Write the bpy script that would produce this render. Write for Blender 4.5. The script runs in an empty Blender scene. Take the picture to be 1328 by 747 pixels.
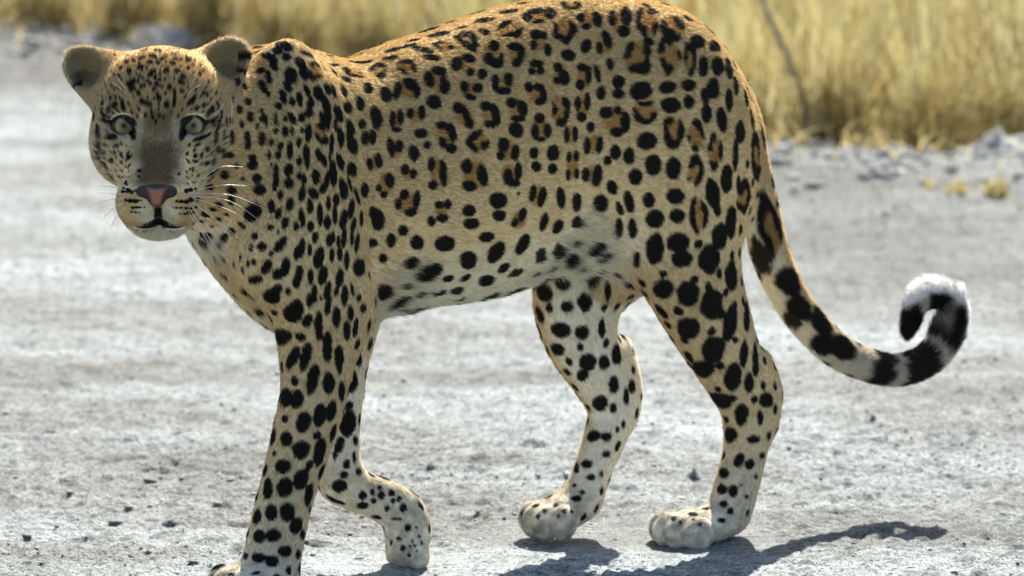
import bpy, math, random
import numpy as np
from mathutils import Vector, Matrix, noise
from mathutils.bvhtree import BVHTree

R = math.radians
rng = np.random.default_rng(7)
random.seed(7)
scene = bpy.context.scene
col = scene.collection

# ------------------------------------------------------------------ camera
CAM = np.array([0.0, -10.0, 1.85])
TGT = np.array([0.0, 0.0, 0.33])
LENS = 283.0
cd = bpy.data.cameras.new('camera'); cam = bpy.data.objects.new('camera', cd); col.objects.link(cam)
cam.location = CAM
cam.rotation_euler = Vector(TGT - CAM).to_track_quat('-Z', 'Y').to_euler()
cd.lens = LENS; cd.sensor_width = 36.0; cd.sensor_fit = 'HORIZONTAL'
cd.clip_start = 0.1; cd.clip_end = 3000
cd.dof.use_dof = True; cd.dof.focus_distance = 9.72; cd.dof.aperture_fstop = 7.5
scene.camera = cam

# ------------------------------------------------------------------ sky, sun, exposure
SUN_EL, SUN_AZ = 40.0, 9.0            # behind the animal, slightly to the right
w = bpy.data.worlds.new('World'); scene.world = w; w.use_nodes = True
nt = w.node_tree; bg = nt.nodes['Background']
sky = nt.nodes.new('ShaderNodeTexSky'); sky.sky_type = 'NISHITA'; sky.sun_disc = False
sky.sun_elevation = R(SUN_EL); sky.sun_rotation = R(SUN_AZ)
sky.air_density = 1.0; sky.dust_density = 1.3; sky.ozone_density = 1.3
nt.links.new(sky.outputs[0], bg.inputs[0]); bg.inputs[1].default_value = 0.075
sd = bpy.data.lights.new('sun', 'SUN'); sun = bpy.data.objects.new('sun', sd); col.objects.link(sun)
sd.energy = 5.0; sd.angle = R(0.53); sd.color = (1.0, 0.955, 0.88)
sdir = Vector((math.sin(R(SUN_AZ)) * math.cos(R(SUN_EL)), math.cos(R(SUN_AZ)) * math.cos(R(SUN_EL)), math.sin(R(SUN_EL))))
sun.rotation_euler = sdir.to_track_quat('Z', 'Y').to_euler(); sun.location = (2, 6, 6)
vs = scene.view_settings
vs.view_transform = 'Standard'; vs.look = 'None'; vs.exposure = 1.42; vs.gamma = 1.0; vs.use_curve_mapping = False
scene.cycles.max_bounces = 6; scene.cycles.diffuse_bounces = 4; scene.cycles.transmission_bounces = 4
scene.cycles.glossy_bounces = 2; scene.cycles.use_denoising = True
scene.cycles_curves.shape = 'RIBBONS' if hasattr(scene, 'cycles_curves') else None
# ------------------------------------------------------------------ photo pixel -> direction; depth comes from the ground / body planes
FX = 1328 * LENS / 36.0
vd = (TGT - CAM) / np.linalg.norm(TGT - CAM)
rt = np.cross(vd, [0, 0, 1]); rt /= np.linalg.norm(rt)
upv = np.cross(rt, vd)
def ray(px, py):
    d = vd + rt * (px - 664) / FX - upv * (py - 373.5) / FX
    return d
def P(px, py, y):
    d = ray(px, py); t = (y - CAM[1]) / d[1]; return CAM + d * t
def G(px, py, z=0.0):
    d = ray(px, py); t = (z - CAM[2]) / d[2]; return CAM + d * t
def proj(p):
    q = np.asarray(p) - CAM; z = q @ vd
    return np.stack([664 + FX * (q @ rt) / z, 373.5 - FX * (q @ upv) / z], -1)
# animal frame: F forward, N towards the camera-side flank
YAW = R(38)
F = np.array([-math.cos(YAW), -math.sin(YAW), 0.0]); N = np.array([math.sin(YAW), -math.cos(YAW), 0.0])
HC = np.array([0.229, 0.12, 0.0])
Z = np.array([0, 0, 1.0])
def Q(px, py, l=0.0):
    d = ray(px, py); t = (l - (CAM - HC) @ N) / (d @ N); return CAM + d * t
def loc(p):
    q = np.asarray(p) - HC
    return q @ F, q @ N, q[..., 2]

# ------------------------------------------------------------------ signed distance modelling
PR = []          # primitives: (fn, lo, hi, k, op, flow, tag)
def add(fn, lo, hi, k, op='u', flow=None, tag=''):
    PR.append((fn, np.asarray(lo) - k - .012, np.asarray(hi) + k + .012, k, op, flow, tag))
def ell(c, rad, axes=None, k=.03, op='u', flow=None, tag=''):
    c = np.asarray(c, float); rad = np.asarray(rad, float)
    A = np.eye(3) if axes is None else np.asarray(axes, float)     # rows = local axes
    ext = np.abs(A.T * rad).max(1) * 1.0
    ext = np.sqrt(((A.T * rad) ** 2).sum(1))
    def fn(p):
        q = (p - c) @ A.T
        k0 = np.sqrt(((q / rad) ** 2).sum(1)) + 1e-9; k1 = np.sqrt(((q / rad ** 2) ** 2).sum(1)) + 1e-9
        return k0 * (k0 - 1) / k1
    add(fn, c - ext, c + ext, k, op, flow, tag)
def catmull(pts, n):
    pts = np.asarray(pts, float); m = len(pts); out = []
    for i in range(m - 1):
        p0, p1, p2, p3 = pts[max(i - 1, 0)], pts[i], pts[i + 1], pts[min(i + 2, m - 1)]
        for t in np.arange(n) / n:
            out.append(.5 * ((2 * p1) + (-p0 + p2) * t + (2 * p0 - 5 * p1 + 4 * p2 - p3) * t * t + (-p0 + 3 * p1 - 3 * p2 + p3) * t ** 3))
    out.append(pts[-1]); return np.array(out)
def chain(pr, k=.03, squash=1.0, ax=None, n=4, op='u', tag='', flow=True):
    """pr: list of (point, radius); tube with varying radius, flattened along ax"""
    C = catmull([list(p) + [r] for p, r in pr], n)
    pts, rr = C[:, :3], C[:, 3]
    ax = N if ax is None else np.asarray(ax)
    M = np.eye(3) + (1 / squash - 1) * np.outer(ax, ax)
    mp = pts @ M.T
    def fn(p):
        best = np.full(len(p), 9.0, np.float32); q = p @ M.T
        for i in range(len(mp) - 1):
            a, b = mp[i], mp[i + 1]; ab = b - a; L = ab @ ab + 1e-12
            t = np.clip(((q - a) @ ab) / L, 0, 1)
            d = np.linalg.norm(q - a - t[:, None] * ab, axis=1) - (rr[i] + (rr[i + 1] - rr[i]) * t)
            best = np.minimum(best, d)
        return best * min(1, squash ** .5)
    fl = None
    if flow:
        dirs = np.diff(pts, axis=0); dirs /= np.linalg.norm(dirs, axis=1)[:, None] + 1e-9
        mid = (pts[1:] + pts[:-1]) / 2
        def fl(p):
            out = np.zeros_like(p); W = np.zeros(len(p))
            for m_, d_ in zip(mid, dirs):
                wgt = np.exp(-((p - m_) ** 2).sum(1) / (2 * .03 ** 2)) + 1e-12
                out += wgt[:, None] * d_; W += wgt
            return out / W[:, None]
    rm = rr.max()
    add(fn, pts.min(0) - rm, pts.max(0) + rm, k, op, fl, tag)
def smin(a, b, k):
    h = np.clip(.5 + .5 * (b - a) / k, 0, 1); return b + (a - b) * h - k * h * (1 - h)
def sdf(p, tags=None):
    d = np.full(len(p), .05, np.float32)
    for fn, lo, hi, k, op, fl, tag in PR:
        m = np.flatnonzero(((p >= lo) & (p <= hi)).all(1))
        if not len(m): continue
        v = fn(p[m]).astype(np.float32)
        if op == 'u': d[m] = smin(d[m], v, k)
        else: d[m] = -smin(-d[m], v, k)
    return d

def mesh_sdf(lo, hi, h):
    cs = 4
    n = (np.ceil((np.asarray(hi) - lo) / (h * cs)).astype(int)) + 1
    ax = [lo[i] + h * cs * np.arange(n[i]) for i in range(3)]
    pts = np.stack(np.meshgrid(*ax, indexing='ij'), -1).reshape(-1, 3)
    C = sdf(pts).reshape(n)
    V = C.copy()
    for a in range(3):       # linear upsample
        m = V.shape[a]; t = np.arange((m - 1) * cs + 1) / cs; i0 = np.minimum(t.astype(int), m - 2); f = (t - i0).astype(np.float32)
        sh = [1, 1, 1]; sh[a] = -1
        V = np.take(V, i0, a) * (1 - f.reshape(sh)) + np.take(V, i0 + 1, a) * f.reshape(sh)
    idx = np.argwhere(np.abs(V) < .013)
    V[tuple(idx.T)] = sdf(lo + idx * h)
    s = V < 0
    n = np.array(V.shape)
    cell = np.zeros(n - 1, np.int8)
    offs = [(i, j, k) for i in (0, 1) for j in (0, 1) for k in (0, 1)]
    for o in offs: cell += s[o[0]:n[0] - 1 + o[0], o[1]:n[1] - 1 + o[1], o[2]:n[2] - 1 + o[2]]
    act = np.argwhere((cell > 0) & (cell < 8))
    vid = np.full(n - 1, -1, np.int32); vid[tuple(act.T)] = np.arange(len(act))
    acc = np.zeros((len(act), 3)); cnt = np.zeros(len(act))
    for a in offs:
        for ax_ in range(3):
            if a[ax_]: continue
            b = list(a); b[ax_] = 1
            va = V[tuple((act + a).T)]; vb = V[tuple((act + b).T)]
            m = (va < 0) != (vb < 0)
            t = np.where(m, va / np.where(m, va - vb, 1), 0)
            pt = act + np.array(a) + 0.0; pt[:, ax_] += t
            acc[m] += pt[m]; cnt[m] += 1
    verts = lo + h * acc / cnt[:, None]
    quads = []
    for ax_ in range(3):
        u_, v_ = (ax_ + 1) % 3, (ax_ + 2) % 3
        sl0 = [slice(None)] * 3; sl1 = [slice(None)] * 3
        sl0[ax_] = slice(0, -1); sl1[ax_] = slice(1, None)
        ed = np.argwhere(s[tuple(sl0)] != s[tuple(sl1)])
        ed = ed[(ed[:, u_] > 0) & (ed[:, v_] > 0) & (ed[:, u_] < n[u_] - 1) & (ed[:, v_] < n[v_] - 1)]
        inside = s[tuple(ed.T)]
        q = []
        for du, dv in ((1, 1), (0, 1), (0, 0), (1, 0)):
            c = ed.copy(); c[:, u_] -= du; c[:, v_] -= dv; q.append(vid[tuple(c.T)])
        q = np.stack(q, 1)
        q[~inside] = q[~inside][:, ::-1]
        quads.append(q)
    return verts, np.concatenate(quads)
def set_mesh(name, verts, faces):
    """faces: (n,3) or (n,4) integer array"""
    me = bpy.data.meshes.new(name); verts = np.asarray(verts, np.float32); faces = np.asarray(faces, np.int32)
    nf, k = faces.shape
    me.vertices.add(len(verts)); me.vertices.foreach_set('co', verts.ravel())
    me.loops.add(nf * k); me.loops.foreach_set('vertex_index', faces.ravel())
    me.polygons.add(nf); me.polygons.foreach_set('loop_start', np.arange(nf, dtype=np.int32) * k)
    me.polygons.foreach_set('loop_total', np.full(nf, k, np.int32))
    me.polygons.foreach_set('use_smooth', np.ones(nf, bool))
    me.update(calc_edges=True); me.validate(); return me
# ------------------------------------------------------------------ the leopard's body, one continuous surface
# torso: photo column, top row, belly row, half width (m)
ST = [(972, 180, 250, .03), (950, 122, 300, .055), (925, 74, 330, .090), (893, 28, 345, .115), (850, 2, 350, .128), (760, -6, 350, .112), (700, 0, 356, .102),
      (640, 14, 380, .112), (560, 43, 392, .124), (500, 62, 402, .122), (440, 92, 412, .112), (400, 96, 412, .100),
      (355, 95, 392, .085), (315, 120, 330, .065), (275, 170, 300, .04)]
tt = np.array([(loc(Q(px, (a + b) / 2))[0], Q(px, a)[2], Q(px, b)[2], w_) for px, a, b, w_ in ST])
tt = catmull(tt, 8); tt = tt[np.argsort(tt[:, 0])]
def torso(p):
    s, l, z = loc(p); ss = np.clip(s, tt[0, 0], tt[-1, 0])
    zt, zb, hw = (np.interp(ss, tt[:, 0], tt[:, i]) for i in (1, 2, 3))
    zc = (zt * .52 + zb * .48); hz = np.where(z > zc, zt - zc, zc - zb)
    # narrower above (spine), fuller in the lower ribs
    e = 2.15
    kk = (np.abs(l / hw) ** e + np.abs((z - zc) / hz) ** e) ** (1 / e)
    d = (kk - 1) * np.minimum(hw, hz) * .85
    ds = np.abs(s - ss)
    return np.where(ds > 0, np.sqrt(np.maximum(d, 0) ** 2 + ds ** 2), d)
bk = -F * .95 - Z * .25
add(torso, [-.45, -.45, .25], [.42, .36, .72], .03, flow=lambda p: np.tile(bk, (len(p), 1)), tag='torso')

# neck and chest
chain([(Q(440, 235), .095), (Q(375, 192), .114), (Q(315, 190), .108), (Q(265, 190, .01), .092), (Q(225, 180, .02), .075)], k=.05, flow=False, tag='neck')
PR[-1] = PR[-1][:5] + (lambda p: np.tile(bk, (len(p), 1)), 'neck')
AXB = np.array([F, N, Z])
ell(Q(342, 290), (.070, .08, .092), AXB, k=.05, flow=lambda p: np.tile(-F * .3 - Z, (len(p), 1)), tag='chest')
ell(Q(402, 362), (.068, .072, .058), AXB, k=.05, flow=lambda p: np.tile(-F * .6 - Z, (len(p), 1)), tag='chest')
# near foreleg: shoulder blade, upper arm, forearm, paw
chain([(Q(372, 88, .05), .032), (Q(388, 150, .080), .05), (Q(384, 240, .092), .062), (Q(372, 320, .088), .06)], k=.03, squash=.8, tag='arm')
chain([(Q(372, 330, .085), .055), (Q(405, 370, .085), .055), (Q(430, 408, .08), .046)], k=.04, squash=.85, tag='arm')
ell(Q(430, 300, .094), (.042, .034, .098), AXB, k=.026, flow=lambda p: np.tile(-Z - F * .2, (len(p), 1)), tag='arm')
chain([(Q(415, 400, .08), .054), (Q(412, 450, .078), .049), (Q(407, 510, .075), .042), (Q(391, 572, .07), .0385), (Q(376, 625, .068), .0355), (Q(366, 660, .066), .035), (Q(355, 712, .062), .036), (Q(350, 735, .06), .036)], k=.03, squash=.9, tag='leg')
# far foreleg, folded at the wrist
chain([(Q(350, 310, -.06), .07), (Q(390, 370, -.07), .062), (Q(432, 420, -.07), .05)], k=.04, squash=.85, tag='arm')
chain([(Q(430, 410, -.07), .048), (Q(437, 470, -.066), .038), (Q(439, 540, -.06), .028), (Q(440, 590, -.052), .025), (Q(442, 622, -.048), .025)], k=.025, tag='leg')
chain([(Q(442, 622, -.048), .025), (Q(462, 636, -.044), .0255), (Q(490, 646, -.038), .0265), (Q(520, 664, -.03), .0285), (Q(529, 690, -.024), .029), (Q(526, 711, -.02), .022)], k=.018, tag='paw')
# near hind leg
chain([(Q(885, 150, .045), .066), (Q(878, 220, .05), .083), (Q(882, 300, .055), .078), (Q(900, 365, .06), .064), (Q(920, 415, .062), .055), (Q(943, 465, .064), .0455), (Q(967, 515, .066), .0385), (Q(970, 548, .066), .0335),
       (Q(966, 587, .066), .0295), (Q(955, 630, .068), .030), (Q(946, 662, .07), .030)], k=.026, squash=.85, tag='leg')
chain([(Q(985, 470, .064), .012), (Q(994, 505, .066), .0150), (Q(988, 545, .066), .014)], k=.032, tag='leg')
# far hind leg
chain([(Q(840, 250, -.05), .085), (Q(785, 320, -.055), .075), (Q(752, 375, -.06), .062), (Q(752, 432, -.058), .049), (Q(778, 485, -.055), .0395), (Q(792, 520, -.054), .0335), (Q(791, 545, -.053), .030),
       (Q(772, 602, -.052), .025), (Q(757, 640, -.052), .0265)], k=.035, squash=.9, tag='leg')
chain([(Q(806, 450, -.055), .010), (Q(814, 497, -.054), .0125), (Q(806, 532, -.054), .012)], k=.032, tag='leg')
# paws: body of the paw, four toes each, heel pad
def paw(px, py, l, length, fwd, wid=.030, hgt=.024, sink=0.0, k=.012, drop=0.0):
    """px,py = centre of the paw pad on screen; fwd = heading of the toes in degrees about z from F"""
    c = Q(px, py, l); ca, sa = math.cos(R(fwd)), math.sin(R(fwd))
    f = F * ca + N * sa; n = N * ca - F * sa
    f = f * math.cos(R(drop)) - Z * math.sin(R(drop)); u = np.cross(f, n); u = u if u[2] > 0 else -u
    A = np.array([f, n, u]); fl = (lambda p: np.tile(f * .9 - Z * .2, (len(p), 1)))
    ell(c, (length * 1.1, wid, hgt), A, k=.02, flow=fl, tag='paw')
    for i, (lo_, fo) in enumerate(((-1.5, .60), (-.5, .84), (.5, .82), (1.5, .56))):
        ell(c + n * lo_ * wid * .60 + f * (length * fo) - u * .002, (length * .46, wid * .40, hgt * .92), A, k=.009, flow=fl, tag='paw')
    return c, f, n
paw(334, 757, .06, .047, 4, .038, .027)
paw(905, 684, .072, .047, 0, .037, .0235)
paw(729, 664, -.05, .043, 0, .034, .0235, drop=14)
# folded forepaw: toes hanging down
cpt = Q(525, 712, -.022)
for i in range(4):
    a = (i - 1.5)
    ell(cpt + N * a * .0155 - F * .004 - Z * .003, (.0150, .0108, .024), np.array([F, N, Z]), k=.005, flow=lambda p: np.tile(-Z, (len(p), 1)), tag='paw')
# tail
TAILP = [(930, 100, .012), (950, 128, .025), (964, 160, .045), (974, 202, .06), (984, 262, .055), (1001, 335, .03), (1035, 402, .0), (1082, 452, .0), (1130, 475, .0), (1170, 479, .0), (1207, 463, .0), (1230, 433, .0), (1237, 404, -.004),
         (1226, 388, -.010), (1206, 384, -.014), (1189, 394, -.014), (1181, 415, -.012), (1177, 428, -.012)]
TAILR = [.026, .024, .021, .0195, .0215, .022, .021, .020, .0190, .0185, .0182, .0175, .0165, .0155, .0145, .0135, .0115, .008]
TPTS = [Q(a, b, c) for a, b, c in TAILP]
chain(list(zip(TPTS, TAILR)), k=.015, n=5, tag='tail')

# ------------------------------------------------------------------ head, facing the viewer
HY = -.475
HO = P(207, 165, HY); hk = ((HO - CAM) @ vd) / FX           # metres per photo pixel on the face
PIT = R(4)
hf = -vd * math.cos(PIT) - upv * math.sin(PIT); hu = upv * math.cos(PIT) - vd * math.sin(PIT); hr = rt
AH = np.array([hr, hu, hf])
def Hh(px, py, f): return HO + hr * (px - 207) * hk + hu * (165 - py) * hk + hf * f
def hco(p):
    """face coordinates: photo px, py at the head's depth, and forward distance"""
    q = np.asarray(p) - HO
    return 207 + (q @ hr) / hk, 165 - (q @ hu) / hk, q @ hf
mm = .001
def he(px, py, f, a, b, c, k=.02, op='u', rot=0, tag='head', yawd=0):
    A = AH
    if rot:
        ca, sa = math.cos(R(rot)), math.sin(R(rot)); A = np.array([hr * ca + hu * sa, hu * ca - hr * sa, hf])
    if yawd:
        ca, sa = math.cos(R(yawd)), math.sin(R(yawd)); A = np.array([A[0] * ca - A[2] * sa, A[1], A[2] * ca + A[0] * sa])
    ell(Hh(px, py, f * mm), (a * mm, b * mm, c * mm), A, k=k, op=op, tag=tag)
he(207, 141, -78, 77, 69, 82, .03)
he(207, 120, -32, 62, 46, 38, .03)
for sx in (-1, 1):
    he(207 + sx * 47, 181, -48, 35, 42, 50, .03)
    he(207 + sx * 40, 200, -58, 34, 34, 44, .03)
    he(207 + sx * 32, 211, 6, 22, 34, 32, .03)                        # side of the muzzle
    he(207 + sx * 46, 147, -6, 26, 9, 14, .014, rot=sx * -8)        # brow
    he(207 + sx * 52, 184, -16, 26, 11, 16, .018, rot=sx * 12)        # cheek bone under the eye
    he(208 + sx * 25, 260, 46, 25, 24.5, 37, .012)                      # whisker pads
    he(208 + sx * 24, 259, 26, 21, 20, 36, .02)
he(207, 264, -4, 38, 28, 44, .03)                                      # jaw
he(207, 277, 14, 36, 19, 40, .02)
he(208, 290, 40, 27, 14, 29, .008)                                    # chin
chain([(Hh(207, 132, -.012), .034), (Hh(207, 165, .000), .028), (Hh(207, 200, .034), .024), (Hh(207, 232, .061), .022)], k=.025, squash=1.35, ax=hr, tag='head', flow=False)
he(207, 246, 78, 24, 14, 12, .012)                                    # nose bed
def surf_f(px, py, f0=.14, f1=-.15):
    """forward distance of the face surface under one face point"""
    fs = np.arange(f0, f1, -.001); d = sdf(np.array([Hh(px, py, f) for f in fs])); h = np.flatnonzero(d < 0)
    return fs[h[0]] if len(h) else f1
# lips groove, the gap between the pads, nostril creases
def groove(pts, k=.004, depth=.001):
    chain([(Hh(x, y, surf_f(x, y) - depth + r * .3), r) for x, y, r in pts], k=k, op='s', flow=False, tag='lip')
EYES = [(161, 163), (251, 163)]
EYEF = [surf_f(*e) for e in EYES]
groove([(208, 263, .0018), (208, 272, .0024), (208, 281, .0030)])
for sx in (-1, 1):
    groove([(208, 283, .0030), (208 + sx * 10, 287, .0024), (208 + sx * 20, 290, .0014), (208 + sx * 30, 291, .0010), (208 + sx * 35, 291, .0007)], k=.005)
# eye openings
for (ex, ey), ef in zip(EYES, EYEF):
    sx = -1 if ex < 207 else 1
    he(ex, ey + 2.2, ef * 1000 + 3, 12.6, 7.3, 13, .004, op='s', rot=sx * 9, tag='eye')
    groove([(ex - sx * 9, ey + 6, .003), (ex - sx * 14, ey + 12, .0022), (ex - sx * 16, ey + 16, .0012)])
    groove([(ex + sx * 11, ey - 2, .0026), (ex + sx * 18, ey - 5, .0014)])
# ears: cupped shells
EARS = [(109, 92, -78, -38, -32), (290, 82, -82, 32, 40)]
for ex, ey, ef, yw, ro in EARS:
    sx = -1 if ex < 207 else 1
    he(ex, ey, ef, 31.5, 26, 18, .012, yawd=sx * 18, rot=ro, tag='ear')
    he(ex - sx * 17, ey + 20, ef + 2, 27, 26, 19, .018, yawd=sx * 20, rot=ro, tag='ear')
    he(207 + sx * 62, 108, ef + 4, 26, 30, 26, .025, tag='head')
    he(ex + sx * 1, ey + 1, ef + 13, 29.5, 24.5, 26, .003, op='s', yawd=sx * 18, rot=ro, tag='ear')

lo = np.array([-.66, -.66, -.03]); hi = np.array([.66, .48, .74])
BV, BF = mesh_sdf(lo, hi, .0028)
print('body verts', len(BV), 'z', BV.min(0), BV.max(0))

# finer surface on the face: split its quads and settle the new points on the exact shape
def refine(V, Fq, sel):
    fs_ = Fq[sel]; rest = Fq[~sel]
    ed = np.concatenate([np.sort(fs_[:, [i, (i + 1) % 4]], 1) for i in range(4)]); nF = len(fs_)
    ue, inv, cnt = np.unique(ed, axis=0, return_inverse=True, return_counts=True); inv = inv.reshape(4, nF)
    em = V[ue].mean(1); cm = V[fs_].mean(1); n0 = len(V); n1 = n0 + len(ue)
    V2 = np.concatenate([V, em, cm]); c = n1 + np.arange(nF); out = []
    for i in range(4): out.append(np.stack([fs_[:, i], n0 + inv[i], c, n0 + inv[i - 1]], 1))
    bnd = set(ue[cnt == 1].ravel().tolist())
    mov = np.concatenate([np.array(sorted(set(fs_.ravel().tolist()) - bnd)), n0 + np.flatnonzero(cnt > 1), c])
    for _ in range(3):
        p = V2[mov]; d0 = sdf(p); g = np.stack([sdf(p + e) - sdf(p - e) for e in np.eye(3) * .0008], 1) / .0016
        gn = np.linalg.norm(g, axis=1)[:, None] + 1e-6; stp = np.clip(d0[:, None] / gn, -.0015, .0015) * g / gn
        V2[mov] = p - stp * .9
    return V2, np.concatenate([rest] + out)
_fx, _fy, _ff = hco(BV); _in = (_ff > -.03) & (_fx > 110) & (_fx < 300) & (_fy > 70) & (_fy < 312)
BV, BF = refine(BV, BF, _in[BF].all(1))
_fx, _fy, _ff = hco(BV); _in = np.zeros(len(BV), bool)
for _ex, _ey in EYES: _in |= (np.hypot(_fx - _ex, _fy - _ey) < 24) & (_ff > -.03)
_in |= (np.abs(_fx - 208) < 44) & (_fy > 255) & (_fy < 300) & (_ff > .0)
BV, BF = refine(BV, BF, _in[BF].all(1))
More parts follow.
